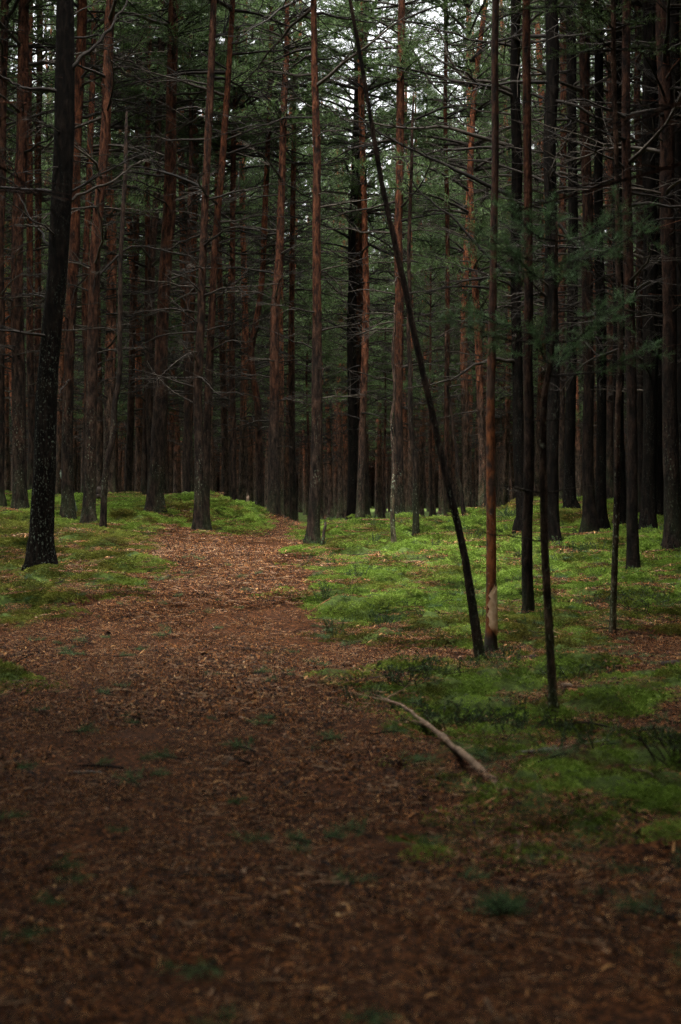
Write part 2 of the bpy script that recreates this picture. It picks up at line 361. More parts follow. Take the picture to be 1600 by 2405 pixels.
# ------------------------------------------------------------------ materials
class NT:
    def __init__(self, name, rough=.85, spec=.2):
        self.mat = bpy.data.materials.new(name)
        self.mat.use_nodes = True
        self.n, self.l = self.mat.node_tree.nodes, self.mat.node_tree.links
        self.b = self.n['Principled BSDF']
        self.out = self.n['Material Output']
        self.b.inputs['Roughness'].default_value = rough
        self.b.inputs['Specular IOR Level'].default_value = spec

    def new(self, t, **kw):
        nd = self.n.new(t)
        for k, v in kw.items():
            setattr(nd, k, v)
        return nd

    def link(self, a, b): self.l.new(a, b)

    def _in(self, sock, v):
        if isinstance(v, bpy.types.NodeSocket): self.l.new(v, sock)
        elif v is not None: sock.default_value = v

    def math(self, op, a, b=None, clamp=False):
        nd = self.new('ShaderNodeMath', operation=op, use_clamp=clamp)
        self._in(nd.inputs[0], a); self._in(nd.inputs[1], b)
        return nd.outputs[0]

    def smooth(self, v, lo, hi):
        nd = self.new('ShaderNodeMapRange', interpolation_type='SMOOTHSTEP')
        self._in(nd.inputs['Value'], v)
        nd.inputs['From Min'].default_value = lo; nd.inputs['From Max'].default_value = hi
        return nd.outputs['Result']

    def mix(self, fac, a, b, mode='MIX'):
        nd = self.new('ShaderNodeMix', data_type='RGBA', blend_type=mode)
        self._in(nd.inputs[0], fac)
        for s, v in ((nd.inputs[6], a), (nd.inputs[7], b)):
            if isinstance(v, bpy.types.NodeSocket): self.l.new(v, s)
            else: s.default_value = (*v, 1)
        return nd.outputs[2]

    def pos(self, scale=(1, 1, 1)):
        g = self.new('ShaderNodeNewGeometry')
        mp = self.new('ShaderNodeMapping')
        mp.inputs['Scale'].default_value = scale
        self.link(g.outputs['Position'], mp.inputs['Vector'])
        return mp.outputs[0]

    def noise(self, vec, scale, detail=4, rough=.6):
        nd = self.new('ShaderNodeTexNoise')
        nd.inputs['Scale'].default_value = scale
        nd.inputs['Detail'].default_value = detail
        nd.inputs['Roughness'].default_value = rough
        self._in(nd.inputs['Vector'], vec)
        return nd.outputs['Fac']

    def z(self):
        g = self.new('ShaderNodeTexCoord')
        s = self.new('ShaderNodeSeparateXYZ')
        self.link(g.outputs['Object'], s.inputs[0])
        return s.outputs['Z']

    def ramp(self, fac, stops):
        nd = self.new('ShaderNodeValToRGB')
        el = nd.color_ramp.elements
        while len(el) < len(stops): el.new(.5)
        for e, (p, c) in zip(el, stops):
            e.position = p; e.color = (*c, 1)
        self._in(nd.inputs[0], fac)
        return nd.outputs[0]

    def bump(self, h, strength, dist):
        nd = self.new('ShaderNodeBump')
        nd.inputs['Strength'].default_value = strength
        nd.inputs['Distance'].default_value = dist
        self.link(h, nd.inputs['Height'])
        self.link(nd.outputs[0], self.b.inputs['Normal'])

    def base(self, c):
        if isinstance(c, bpy.types.NodeSocket): self.link(c, self.b.inputs['Base Color'])
        else: self.b.inputs['Base Color'].default_value = (*c, 1)


def bark_material(name='pine_bark'):
    t = NT(name, .9, .1)
    info = t.new('ShaderNodeObjectInfo')
    sep = t.new('ShaderNodeSeparateColor')
    t.link(info.outputs['Color'], sep.inputs[0])
    red, lich = sep.outputs[0], sep.outputs[1]
    z = t.z()
    n1 = t.noise(t.pos((1, 1, .3)), 17, 6, .75)          # vertical fissures
    n2 = t.noise(t.pos((1, 1, .6)), 4.0, 3, .5)
    n3 = t.noise(t.pos((1, 1, .5)), 55, 3, .6)
    n4 = t.noise(t.pos((1, 1, .45)), 1.6, 2, .5)
    zz = t.math('ADD', z, t.math('MULTIPLY', t.math('SUBTRACT', n2, .5), 5.0))
    zz = t.math('ADD', zz, t.math('MULTIPLY', t.math('SUBTRACT', n4, .5), 3.0))
    zz = t.math('ADD', zz, t.math('MULTIPLY', info.outputs['Random'], 1.2))
    up = t.math('MULTIPLY', t.smooth(zz, 1.4, 6.2), red)
    low = t.ramp(n1, [(.36, (.003, .0024, .002)), (.47, (.012, .0085, .0065)), (.57, (.032, .021, .015)), (.74, (.070, .050, .038))])
    high = t.ramp(n1, [(.36, (.006, .003, .0022)), (.45, (.030, .011, .006)), (.57, (.094, .031, .0135)), (.74, (.19, .074, .035))])
    c = t.mix(up, low, high)
    spots = t.math('MULTIPLY', t.smooth(n3, .57, .68), t.smooth(n2, .40, .60))
    spots = t.math('MULTIPLY', spots, t.smooth(z, 3.2, .2))
    c = t.mix(t.math('MULTIPLY', spots, lich), c, (.15, .175, .13))
    # green algae film near the foot
    foot = t.math('MULTIPLY', t.smooth(z, 1.1, .1), t.smooth(n2, .38, .62))
    c = t.mix(t.math('MULTIPLY', foot, .45), c, (.030, .042, .018))
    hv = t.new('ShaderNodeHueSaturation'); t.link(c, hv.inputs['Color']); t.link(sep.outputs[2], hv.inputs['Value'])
    t.base(hv.outputs[0])
    t.bump(n1, 1.0, .05)
    return t.mat


def bark_dark_material():
    """almost black bark"""
    t = NT('black_bark', .92, .06)
    info = t.new('ShaderNodeObjectInfo')
    sep = t.new('ShaderNodeSeparateColor')
    t.link(info.outputs['Color'], sep.inputs[0])
    z = t.z()
    n1 = t.noise(t.pos((1, 1, .25)), 24, 5, .65)
    n2 = t.noise(t.pos((1, 1, .6)), 4.0, 3, .5)
    n3 = t.noise(t.pos((1, 1, .6)), 60, 3, .6)
    c = t.ramp(n1, [(.36, (.0012, .001, .0008)), (.5, (.0036, .0027, .0021)), (.7, (.012, .0085, .0065))])
    spots = t.math('MULTIPLY', t.smooth(n3, .57, .66), t.smooth(n2, .36, .55))
    spots = t.math('MULTIPLY', spots, t.smooth(z, 5.0, .6))
    c = t.mix(t.math('MULTIPLY', spots, sep.outputs[1]), c, (.085, .10, .08))
    t.base(c)
    t.bump(n1, .9, .025)
    return t.mat


def twig_material():
    t = NT('dead_twig', .85, .2)
    info = t.new('ShaderNodeObjectInfo')
    n = t.noise(t.pos(), 9, 3)
    n2 = t.math('ADD', t.math('MULTIPLY', n, .75), t.math('MULTIPLY', info.outputs['Random'], .35))
    t.base(t.ramp(n2, [(.3, (.006, .005, .004)), (.58, (.017, .013, .010)), (.8, (.045, .037, .028)), (1, (.12, .11, .08))]))
    return t.mat


def needle_material(name, c0, c1, c2):
    t = NT(name, .6, .3)
    g = t.new('ShaderNodeNewGeometry')
    info = t.new('ShaderNodeObjectInfo')
    f = t.math('ADD', t.math('MULTIPLY', g.outputs['Random Per Island'], .7), t.math('MULTIPLY', info.outputs['Random'], .3))
    col = t.ramp(f, [(0, c0), (.5, c1), (1, c2)])
    t.base(col)
    tr = t.new('ShaderNodeBsdfTranslucent')
    t.link(col, tr.inputs['Color'])
    mx = t.new('ShaderNodeMixShader'); mx.inputs[0].default_value = .3
    t.link(t.b.outputs[0], mx.inputs[1]); t.link(tr.outputs[0], mx.inputs[2])
    t.link(mx.outputs[0], t.out.inputs['Surface'])
    return t.mat


def litter_color(t):
    n = t.noise(t.pos(), 30, 5, .7)
    v = t.new('ShaderNodeTexVoronoi'); v.inputs['Scale'].default_value = 75
    t.link(t.pos((1, 1, 1)), v.inputs['Vector'])
    sv = t.new('ShaderNodeSeparateColor'); t.link(v.outputs['Color'], sv.inputs[0])
    f = t.math('ADD', t.math('MULTIPLY', n, .6), t.math('MULTIPLY', sv.outputs[0], .4))
    big = t.noise(t.pos(), 1.3, 3)
    c = t.ramp(f, [(.24, (.003, .0017, .0008)), (.43, (.026, .0092, .0028)), (.58, (.080, .0275, .0078)), (.78, (.175, .070, .022))])
    c = t.mix(t.math('MULTIPLY', t.smooth(big, .4, .7), .5), c, (.032, .013, .006))
    return c, f


def ground_material():
    t = NT('forest_floor', .9, .15)
    at = t.new('ShaderNodeAttribute', attribute_name='moss')
    c, f = litter_color(t)
    nm = t.noise(t.pos(), 22, 4, .7)
    mc = t.ramp(nm, [(.3, (.016, .026, .006)), (.5, (.045, .070, .013)), (.72, (.10, .14, .026))])
    edge = t.smooth(t.math('ADD', at.outputs['Fac'], t.math('MULTIPLY', t.math('SUBTRACT', nm, .5), .5)), .35, .65)
    t.base(t.mix(edge, c, mc))
    t.bump(f, .8, .02)
    return t.mat


def path_material():
    t = NT('needle_path', .9, .15)
    c, f = litter_color(t)
    # a worn sandy spot near the crest
    vs = t.new('ShaderNodeVectorMath', operation='DISTANCE')
    t.link(t.pos((1, .45, 0)), vs.inputs[0]); vs.inputs[1].default_value = (-1.05, 22.2 * .45, 0)
    d = t.math('ADD', vs.outputs['Value'], t.math('MULTIPLY', t.math('SUBTRACT', t.noise(t.pos(), 3, 4), .5), .9))
    c = t.mix(t.math('MULTIPLY', t.smooth(d, .42, .12), .8), c, (.11, .09, .075))
    t.base(c)
    t.bump(f, .8, .02)
    return t.mat


def moss_material():
    t = NT('feather_moss', .8, .15)
    g = t.new('ShaderNodeNewGeometry')
    info = t.new('ShaderNodeObjectInfo')
    f = t.math('ADD', t.math('MULTIPLY', g.outputs['Random Per Island'], .4), t.math('MULTIPLY', info.outputs['Random'], .6))
    bright = t.ramp(f, [(0, (.030, .052, .008)), (.5, (.145, .235, .030)), (1, (.31, .45, .085))])
    olive = t.ramp(f, [(0, (.030, .030, .005)), (.5, (.10, .098, .016)), (1, (.21, .19, .036))])
    sp = t.new('ShaderNodeSeparateXYZ'); t.link(g.outputs['Position'], sp.inputs[0])
    n = t.noise(t.pos(), .55, 3)
    n2 = t.noise(t.pos(), 2.2, 3)
    # an olive moss species grows on the left bank, a brighter one elsewhere
    left = t.math('MULTIPLY', t.smooth(sp.outputs['X'], -1.5, -2.6), t.smooth(sp.outputs['Y'], 22.5, 19.0))
    o = t.math('MAXIMUM', t.math('MULTIPLY', left, .8), t.smooth(t.math('ADD', t.math('MULTIPLY', n, .5), t.math('MULTIPLY', n2, .5)), .50, .62))
    o = t.math('MAXIMUM', o, t.math('MULTIPLY', t.math('MULTIPLY', t.smooth(sp.outputs['Y'], 13.4, 11.8), t.smooth(sp.outputs['Y'], 9.4, 10.8)), t.smooth(n2, .35, .55)))
    col = t.mix(o, bright, olive)
    n3 = t.noise(t.pos(), 5.0, 3)
    col = t.mix(t.math('MULTIPLY', t.smooth(n3, .52, .68), .75), col, (.045, .038, .014))
    t.base(col)
    tr = t.new('ShaderNodeBsdfTranslucent'); t.link(col, tr.inputs['Color'])
    mx = t.new('ShaderNodeMixShader'); mx.inputs[0].default_value = .25
    t.link(t.b.outputs[0], mx.inputs[1]); t.link(tr.outputs[0], mx.inputs[2])
    t.link(mx.outputs[0], t.out.inputs['Surface'])
    return t.mat


def flake_material():
    t = NT('litter_flakes', .75, .25)
    g = t.new('ShaderNodeNewGeometry')
    c = t.ramp(g.outputs['Random Per Island'], [(0, (.003, .002, .001)), (.36, (.020, .0074, .0023)), (.58, (.098, .032, .0080)), (.78, (.205, .071, .0175)), (.92, (.37, .16, .045)), (1, (.58, .37, .17))])
    t.base(c)
    return t.mat


def wood_material(name, a, b, scale=18):
    t = NT(name, .8, .2)
    n = t.noise(t.pos((1, 1, 1)), scale, 5, .65)
    t.base(t.ramp(n, [(.3, a), (.7, b)]))
    t.bump(n, .6, .01)
    return t.mat


def stripped_material():
    """thin red-orange inner bark left on the stripped young pine"""
    t = NT('stripped_bark', .7, .25)
    z = t.z()
    n = t.noise(t.pos((1, 1, .35)), 30, 4, .65)
    n2 = t.noise(t.pos((1, 1, .5)), 7, 3, .6)
    orange = t.ramp(n, [(.34, (.03, .012, .006)), (.48, (.15, .048, .016)), (.7, (.32, .115, .038))])
    dark = t.ramp(n, [(.3, (.02, .013, .010)), (.6, (.075, .045, .03))])
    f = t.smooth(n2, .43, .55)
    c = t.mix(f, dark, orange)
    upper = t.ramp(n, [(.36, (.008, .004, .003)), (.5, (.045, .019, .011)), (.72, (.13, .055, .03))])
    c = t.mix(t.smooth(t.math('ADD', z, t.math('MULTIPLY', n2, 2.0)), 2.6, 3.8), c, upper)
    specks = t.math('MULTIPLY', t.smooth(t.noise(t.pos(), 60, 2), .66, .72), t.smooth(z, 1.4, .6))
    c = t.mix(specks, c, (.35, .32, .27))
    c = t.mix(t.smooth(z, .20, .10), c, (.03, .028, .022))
    t.base(c)
    t.bump(n, .8, .01)
    return t.mat


DRYLEAF = wood_material('dry_leaf', (.13, .065, .03), (.46, .31, .20), 30)
BARK = bark_material()
BLACK = bark_dark_material()
TWIG = twig_material()
NEEDLE = needle_material('pine_needles', (.019, .036, .011), (.052, .092, .027), (.11, .165, .052))
SPRIG = needle_material('fresh_needles', (.035, .075, .03), (.08, .155, .06), (.15, .26, .11))
GROUND, PATHM, MOSS, FLAKE = ground_material(), path_material(), moss_material(), flake_material()
STRIPPED = stripped_material()
PALEWOOD = wood_material('bare_sapwood', (.40, .25, .13), (.72, .55, .36), 14)
STICK = wood_material('weathered_stick', (.05, .035, .025), (.20, .14, .095), 22)
BRANCHWOOD = wood_material('fallen_branch_bark', (.09, .058, .038), (.34, .235, .155), 26)
STICKGREY = wood_material('grey_stick', (.10, .095, .085), (.30, .29, .26), 22)
STICKDARK = wood_material('rotten_wood', (.012, .009, .007), (.05, .035, .025), 22)
ORANGE = wood_material('orange_inner_bark', (.16, .06, .025), (.36, .16, .07), 26)
CONE = wood_material('cone_scales', (.02, .012, .008), (.09, .05, .03), 40)
LICHEN = wood_material('lichen_crust', (.05, .065, .045), (.20, .24, .18), 40)

# ------------------------------------------------------------------ ground and path
def axis(segs):
    out = [segs[0][0]]
    for a, b, s in segs:
        n = max(1, int(round((b - a) / s)))
        out += list(np.linspace(a, b, n + 1)[1:])
    return np.array(out)


xs = axis([(-400, -60, 40), (-60, -16, 4), (-16, -7, .5), (-7, 7, .065), (7, 16, .5), (16, 60, 4), (60, 400, 40)])
ys = axis([(-400, -60, 40), (-60, -5, 5), (-5, 2.5, .5), (2.5, 30, .075), (30, 45, .5), (45, 100, 4), (100, 500, 40)])
XX, YY = np.meshgrid(xs, ys)
ZZ = height(XX, YY)
MM = moss_amount(XX, YY)
nx, ny = len(xs), len(ys)
vv = np.stack([XX, YY, ZZ], -1).reshape(-1, 3)
ii = np.arange(ny - 1)[:, None] * nx + np.arange(nx - 1)[None]
quads = np.stack([ii, ii + 1, ii + 1 + nx, ii + nx], -1).reshape(-1, 4)
gm = Mesh(); gm.add(vv, quads)
gdata = gm.data('ground', [GROUND])
at = gdata.attributes.new('moss', 'FLOAT', 'POINT')
at.data.foreach_set('value', MM.astype(np.float32).ravel())
ground = tag(link('ground', gdata), kind='structure')

# the trodden trail: a thin sheet of packed needles over the ground, winding up to the crest
TRAIL = [(-4.2, 2.6), (-2.9, 5), (-2.2, 7.2), (-1.75, 9), (-1.75, 11), (-1.7, 12.8), (-1.75, 14.5), (-1.9, 16), (-2.0, 18), (-1.75, 20), (-1.75, 22), (-1.6, 24), (-1.25, 27), (-1.1, 33),
         (-.4, 33), (-.7, 27), (-.75, 24), (-.6, 22), (-.65, 20), (-.42, 17.5), (-.3, 15.5), (-.35, 13), (-.3, 11.5), (-.45, 10), (-.4, 8), (-.1, 6), (.3, 4), (.4, 2.6)]
fx = (XX.reshape(-1)[quads]).mean(1); fy = (YY.reshape(-1)[quads]).mean(1)
sd = inside(TRAIL, fx, fy) + (fbm(fx * 2, fy * 2, 77, 4) - .5) * .7
keep = (sd > 0) & (np.abs(fx) < 6.9) & (fy > 2.6) & (fy < 29.9)
pq = quads[keep]
used, inv = np.unique(pq, return_inverse=True)
pm = Mesh(); pv = vv[used].copy(); pv[:, 2] += .006
pm.add(pv, inv.reshape(-1, 4))
path = tag(link('path', pm.data('path', [PATHM])), kind='structure')


# ------------------------------------------------------------------ scattered ground cover (moss, litter): one object each
def scatter(name, pts, rotz, scale, variants, label, category):
    """points with a geometry-nodes instancer choosing among the variant meshes"""
    coll = bpy.data.collections.new(name + '_pieces')
    for k, me in enumerate(variants):
        piece = bpy.data.objects.new(name + '_piece', me)
        piece.color = (.8, .2, 1.9, 1)  # brightens the bark of scattered trees in place of light they lack
        coll.objects.link(piece)
    me = bpy.data.meshes.new(name)
    me.vertices.add(len(pts)); me.vertices.foreach_set('co', np.asarray(pts, np.float32).ravel())
    a = me.attributes.new('turn', 'FLOAT_VECTOR', 'POINT')
    a.data.foreach_set('vector', np.asarray(rotz, np.float32).ravel())
    a = me.attributes.new('size', 'FLOAT', 'POINT')
    a.data.foreach_set('value', np.asarray(scale, np.float32).ravel())
    me.update()
    ng = bpy.data.node_groups.new(name, 'GeometryNodeTree')
    ng.interface.new_socket('Geometry', in_out='INPUT', socket_type='NodeSocketGeometry')
    ng.interface.new_socket('Geometry', in_out='OUTPUT', socket_type='NodeSocketGeometry')
    N, L = ng.nodes, ng.links
    gi, go = N.new('NodeGroupInput'), N.new('NodeGroupOutput')
    iop = N.new('GeometryNodeInstanceOnPoints')
    ci = N.new('GeometryNodeCollectionInfo')
    ci.inputs['Collection'].default_value = coll
    ci.inputs['Separate Children'].default_value = True
    ci.inputs['Reset Children'].default_value = True
    rv = N.new('FunctionNodeRandomValue'); rv.data_type = 'INT'
    rv.inputs[4].default_value = 0; rv.inputs[5].default_value = len(variants) - 1
    na = N.new('GeometryNodeInputNamedAttribute'); na.data_type = 'FLOAT_VECTOR'; na.inputs[0].default_value = 'turn'
    ns = N.new('GeometryNodeInputNamedAttribute'); ns.data_type = 'FLOAT'; ns.inputs[0].default_value = 'size'
    L.new(gi.outputs[0], iop.inputs['Points'])
    L.new(ci.outputs[0], iop.inputs['Instance'])
    iop.inputs['Pick Instance'].default_value = True
    L.new(rv.outputs[2], iop.inputs['Instance Index'])
    L.new(na.outputs[0], iop.inputs['Rotation'])
    L.new(ns.outputs[0], iop.inputs['Scale'])
    L.new(iop.outputs[0], go.inputs[0])
    o = link(name, me)
    md = o.modifiers.new('scatter', 'NODES'); md.node_group = ng
    tag(o, label, category, kind='stuff')
    return o


def tris(base, tip, side):
    """(n,3) arrays to thin triangles"""
    v = np.stack([base - side, base + side, tip], 1).reshape(-1, 3)
    f = np.arange(len(v)).reshape(-1, 3)
    return v, f


def moss_patch(k):
    r_ = np.random.default_rng(100 + k)
    m = Mesh()
    n = 900
    r = .17 * np.sqrt(r_.random(n)); th = r_.random(n) * 2 * np.pi
    x, y = r * np.cos(th), r * np.sin(th)
    dome = .035 * (1 - (r / .17) ** 2) + .018 * np.sin(x * 60 + k) * np.sin(y * 55 + 2 * k) - .012
    b = np.stack([x, y, dome - .012], 1)
    d = np.stack([x * 3 + r_.normal(0, .9, n), y * 3 + r_.normal(0, .9, n), np.full(n, .6)], 1)
    d /= np.linalg.norm(d, axis=1)[:, None]
    L = r_.uniform(.012, .026, n)[:, None]
    s = np.cross(d, r_.normal(size=(n, 3))); s /= np.linalg.norm(s, axis=1)[:, None]
    m.add(*tris(b, b + d * L, s * r_.uniform(.0020, .0038, n)[:, None]))
    return m.data('moss_patch', [MOSS], smooth=False)


def flake_patch(k, coarse):
    r_ = np.random.default_rng(200 + k)
    m = Mesh()
    n = 230 if coarse else 170
    r = .25 * np.sqrt(r_.random(n)); th = r_.random(n) * 2 * np.pi
    c = np.stack([r * np.cos(th), r * np.sin(th), r_.uniform(.002, .022, n)], 1)
    yaw = r_.random(n) * 2 * np.pi
    L = r_.uniform(.004, .010, n) * np.where(r_.random(n) < .13, 3.2, 1)
    W = r_.uniform(.0010, .0032, n) * np.where(r_.random(n) < .10, 1.9, 1)
    u = np.stack([np.cos(yaw), np.sin(yaw), r_.normal(0, .22, n)], 1) * L[:, None]
    w = np.stack([-np.sin(yaw), np.cos(yaw), r_.normal(0, .45, n)], 1) * W[:, None]
    bend = np.zeros((n, 3)); bend[:, 2] = r_.uniform(-.006, .012, n)
    v = np.stack([c - u - w, c - u * .9 + w, c + w * 1.2 + bend, c - w * 1.1 + bend, c + u * .95 - w * .6, c + u + w * .7], 1).reshape(-1, 3)
    i = np.arange(n)[:, None] * 6
    f = np.concatenate([i + np.array([[0, 1, 2, 3]]), i + np.array([[3, 2, 5, 4]])])
    m.add(v, f)
    # pale twig bits
    n = 4
    r = .23 * np.sqrt(r_.random(n)); th = r_.random(n) * 6.283; yaw = r_.random(n) * 6.283
    c = np.stack([r * np.cos(th), r * np.sin(th), r_.uniform(.010, .022, n)], 1)
    u = np.stack([np.cos(yaw), np.sin(yaw), r_.normal(0, .1, n)], 1) * r_.uniform(.022, .055, n)[:, None]
    w = np.stack([-np.sin(yaw), np.cos(yaw), r_.normal(0, .2, n)], 1) * r_.uniform(.001, .0024, n)[:, None]
    up = np.zeros((n, 3)); up[:, 2] = .004
    v = np.stack([c - u - w, c - u + w, c + u + w, c + u - w, c - u + up, c + u + up], 1).reshape(-1, 3)
    i = np.arange(n)[:, None] * 6
    m.add(v, np.concatenate([i + np.array([[0, 4, 5, 3]]), i + np.array([[1, 2, 5, 4]])]), 1)
    # a few pale dry leaves
    n = 1
    r = .22 * np.sqrt(r_.random(n)); th = r_.random(n) * 6.283; yaw = r_.random(n) * 6.283
    c = np.stack([r * np.cos(th), r * np.sin(th), r_.uniform(.012, .024, n)], 1)
    u = np.stack([np.cos(yaw), np.sin(yaw), r_.normal(0, .3, n)], 1) * r_.uniform(.010, .019, n)[:, None]
    w = np.stack([-np.sin(yaw), np.cos(yaw), r_.normal(0, .35, n)], 1) * r_.uniform(.005, .010, n)[:, None]
    v = np.stack([c - u, c - u * .3 + w, c + u * .4 + w * .8, c + u, c + u * .2 - w, c - u * .5 - w * .8], 1).reshape(-1, 3)
    i = np.arange(n)[:, None] * 6
    m.add(v, np.concatenate([i + np.array([[0, 1, 2, 3]]), i + np.array([[0, 3, 4, 5]])]), 1)
    # fallen needles: long and very thin
    n = 260
    r = .26 * np.sqrt(r_.random(n)); th = r_.random(n) * 2 * np.pi
    b = np.stack([r * np.cos(th), r * np.sin(th), r_.uniform(.001, .016, n)], 1)
    yaw = r_.random(n) * 2 * np.pi
    d = np.stack([np.cos(yaw), np.sin(yaw), r_.normal(0, .12, n)], 1) * r_.uniform(.04, .075, n)[:, None]
    s = np.stack([-np.sin(yaw), np.cos(yaw), r_.normal(0, .3, n)], 1) * .002
    m.add(*tris(b, b + d, s))
    return m.data('needle_litter_patch', [FLAKE, DRYLEAF], smooth=False)


def frustum_points(n, y0, y1, margin):
    """random ground spots in the wedge in front of the camera, a margin wider than what it sees"""
    y = np.sqrt(rng.random(n) * (y1 ** 2 - y0 ** 2) + y0 ** 2)
    x = (rng.random(n) * 2 - 1) * (.245 * y + margin)
    return x, y


def normals_turn(x, y):
    e = .12
    gx = (base_height(x + e, y) - base_height(x - e, y)) / (2 * e)
    gy = (base_height(x, y + e) - base_height(x, y - e)) / (2 * e)
    return np.stack([gy, -gx, rng.random(len(x)) * 6.283], 1)


mossx, mossy = frustum_points(30000, 3.0, 34, 1.5)
ma = moss_amount(mossx, mossy)
k = (rng.random(len(ma)) < np.clip((ma - .32) * 3.6, 0, 1))
mossx, mossy = mossx[k], mossy[k]
scatter('moss_carpet', np.stack([mossx, mossy, height(mossx, mossy) - .004], 1), normals_turn(mossx, mossy),
        rng.uniform(.7, 1.35, len(mossx)) * np.clip(.7 + mossy * .02, .75, 1.2), [moss_patch(i) for i in range(5)],
        'green feather moss carpeting the banks beside the path', 'moss')

lx, ly = frustum_points(13000, 2.6, 28, 1.2)
la = moss_amount(lx, ly)
k = (rng.random(len(la)) < np.clip(1.1 - la * 1.15, .26, 1))
lx, ly = lx[k], ly[k]
scatter('needle_litter', np.stack([lx, ly, height(lx, ly) + .006], 1), normals_turn(lx, ly),
        np.clip(.35 + 1.2 * fbm(lx * 1.1, ly * 1.1, 61, 3) * rng.uniform(.6, 1.1, len(lx)), .45, 1.15), [flake_patch(i, i % 2) for i in range(6)],
        'brown pine needles, bark flakes and twig bits covering the trail', 'litter')


# ------------------------------------------------------------------ pine parts
def trunk_axis(poly, ht, seed, crook=.03):
    r_ = np.random.default_rng(seed)
    z = [p[1] for p in poly]; x = [p[0] for p in poly]
    zl = z[-1]
    if ht > zl + .5:
        sl = (x[-1] - x[-2]) / max(z[-1] - z[-2], .1) if len(x) > 1 else 0
        n = 3
        for q in range(1, n + 1):
            zz = zl + (ht - zl) * q / n
            x.append(x[-1] + sl * .5 * (ht - zl) / n); z.append(zz); sl *= .5
    pts = np.array([(a, 0, b) for a, b in zip([0] + x, [0] + z)])
    n = int(max(12, ht / .28))
    zs = np.concatenate([np.linspace(-.15, .5, 8)[:-1], np.linspace(.5, ht, n)])
    sm = smooth_poly(pts, 400)
    sm = sm[np.argsort(sm[:, 2])]
    X = np.interp(zs, sm[:, 2], sm[:, 0])
    Y = np.interp(zs, [0, ht * .3, ht * .6, ht], r_.normal(0, .07, 4) * [0, 1, 1.5, 2])
    X = X + crook * np.interp(zs, np.linspace(0, ht, 14), r_.normal(0, .35, 14)) * (zs > .2)
    return np.stack([X, Y, zs], 1)


def trunk_mesh(name, ax, rb, rt, zt, mat, sides, seed):
    r_ = np.random.default_rng(seed)
    z = ax[:, 2]; ht = z[-1]
    rad = np.where(z < zt, rb + (rt - rb) * np.clip(z / zt, 0, 1) ** .8, rt + (min(.02, rt * .5) - rt) * np.clip((z - zt) / max(ht - zt, .1), 0, 1))
    th = np.arange(sides) / sides * 2 * np.pi
    ph = r_.random() * 6
    fl = np.exp(-np.clip(z, 0, 9) / .20)[:, None] * (.75 + .28 * np.cos(3 * th + ph)[None] + .15 * np.cos(5 * th + 2 * ph)[None]) * (1 if rb > .06 else .45)
    bumps = 1 + .10 * (r_.random((len(z), sides)) - .5) + .05 * np.sin(z * 1.7 + ph)[:, None]
    rr = rad[:, None] * (bumps + np.clip(fl, -.05, 1))
    P = np.stack([ax[:, 0][:, None] + rr * np.cos(th), ax[:, 1][:, None] + rr * np.sin(th), np.repeat(z[:, None], sides, 1)], -1)
    m = Mesh()
    i = np.arange(len(z) - 1)[:, None] * sides; j = np.arange(sides)[None]; j2 = (j + 1) % sides
    m.add(P.reshape(-1, 3), np.stack([i + j, i + j2, i + sides + j2, i + sides + j], -1).reshape(-1, 4))
    top = (len(z) - 1) * sides
    m.v.append(np.array([[ax[-1, 0], ax[-1, 1], ht + rad[-1] * .6]])); m.n += 1
    m.f.append(np.stack([top + np.arange(sides), top + (np.arange(sides) + 1) % sides, np.full(sides, m.n - 1)], 1)); m.m.append(np.zeros(sides, int))
    return m.data(name, [mat]), rad


def branch_pts(r_, L, n=8):
    t = np.linspace(0, 1, n)
    up = r_.uniform(-.05, .45); droop = r_.uniform(-.1, .5); side = r_.normal(0, .22)
    kx = np.cumsum(np.concatenate([[0], r_.normal(0, .013, n - 1)]))
    kz = np.cumsum(np.concatenate([[0], r_.normal(0, .015, n - 1)]))
    return np.stack([t * L, side * L * t ** 2 + kx * L, L * (up * t - droop * t ** 2 + .25 * droop * t ** 3) + kz * L], 1)


def add_branch(m, r_, M, L, r0, twigs, sides=4, tw_sides=3):
    p = branch_pts(r_, L)
    rad = r0 * (1 - np.linspace(0, 1, len(p)) ** .8 * .82)
    m.tube(p @ M[0].T + M[1], rad, sides, cap=False)
    for q in range(twigs):
        t = r_.uniform(.25, .98)
        b = np.array([np.interp(t, np.linspace(0, 1, len(p)), p[:, c]) for c in range(3)])
        a = r_.uniform(.5, 1.1) * (1 if r_.random() < .5 else -1)
        l = L * r_.uniform(.18, .42) * (1.15 - t * .6)
        c_, s_ = math.cos(a), math.sin(a)
        tp = branch_pts(r_, l, 5)
        tp = np.stack([tp[:, 0] * c_ - tp[:, 1] * s_, tp[:, 0] * s_ + tp[:, 1] * c_, tp[:, 2] + tp[:, 0] * r_.normal(.05, .35)], 1) + b
        rr = max(.003, r0 * (1 - t * .7) * .45)
        m.tube(tp @ M[0].T + M[1], rr * (1 - np.linspace(0, 1, 5) * .7), tw_sides, cap=False)


def rot_z(a):
    c, s = math.cos(a), math.sin(a)
    return np.array([[c, -s, 0], [s, c, 0], [0, 0, 1]])


def branch_mesh(k):
    r_ = np.random.default_rng(300 + k)
    m = Mesh()
    add_branch(m, r_, (np.eye(3), np.zeros(3)), 1.0, .016, 11 + k % 5)
    return m.data('dead_branch', [TWIG])


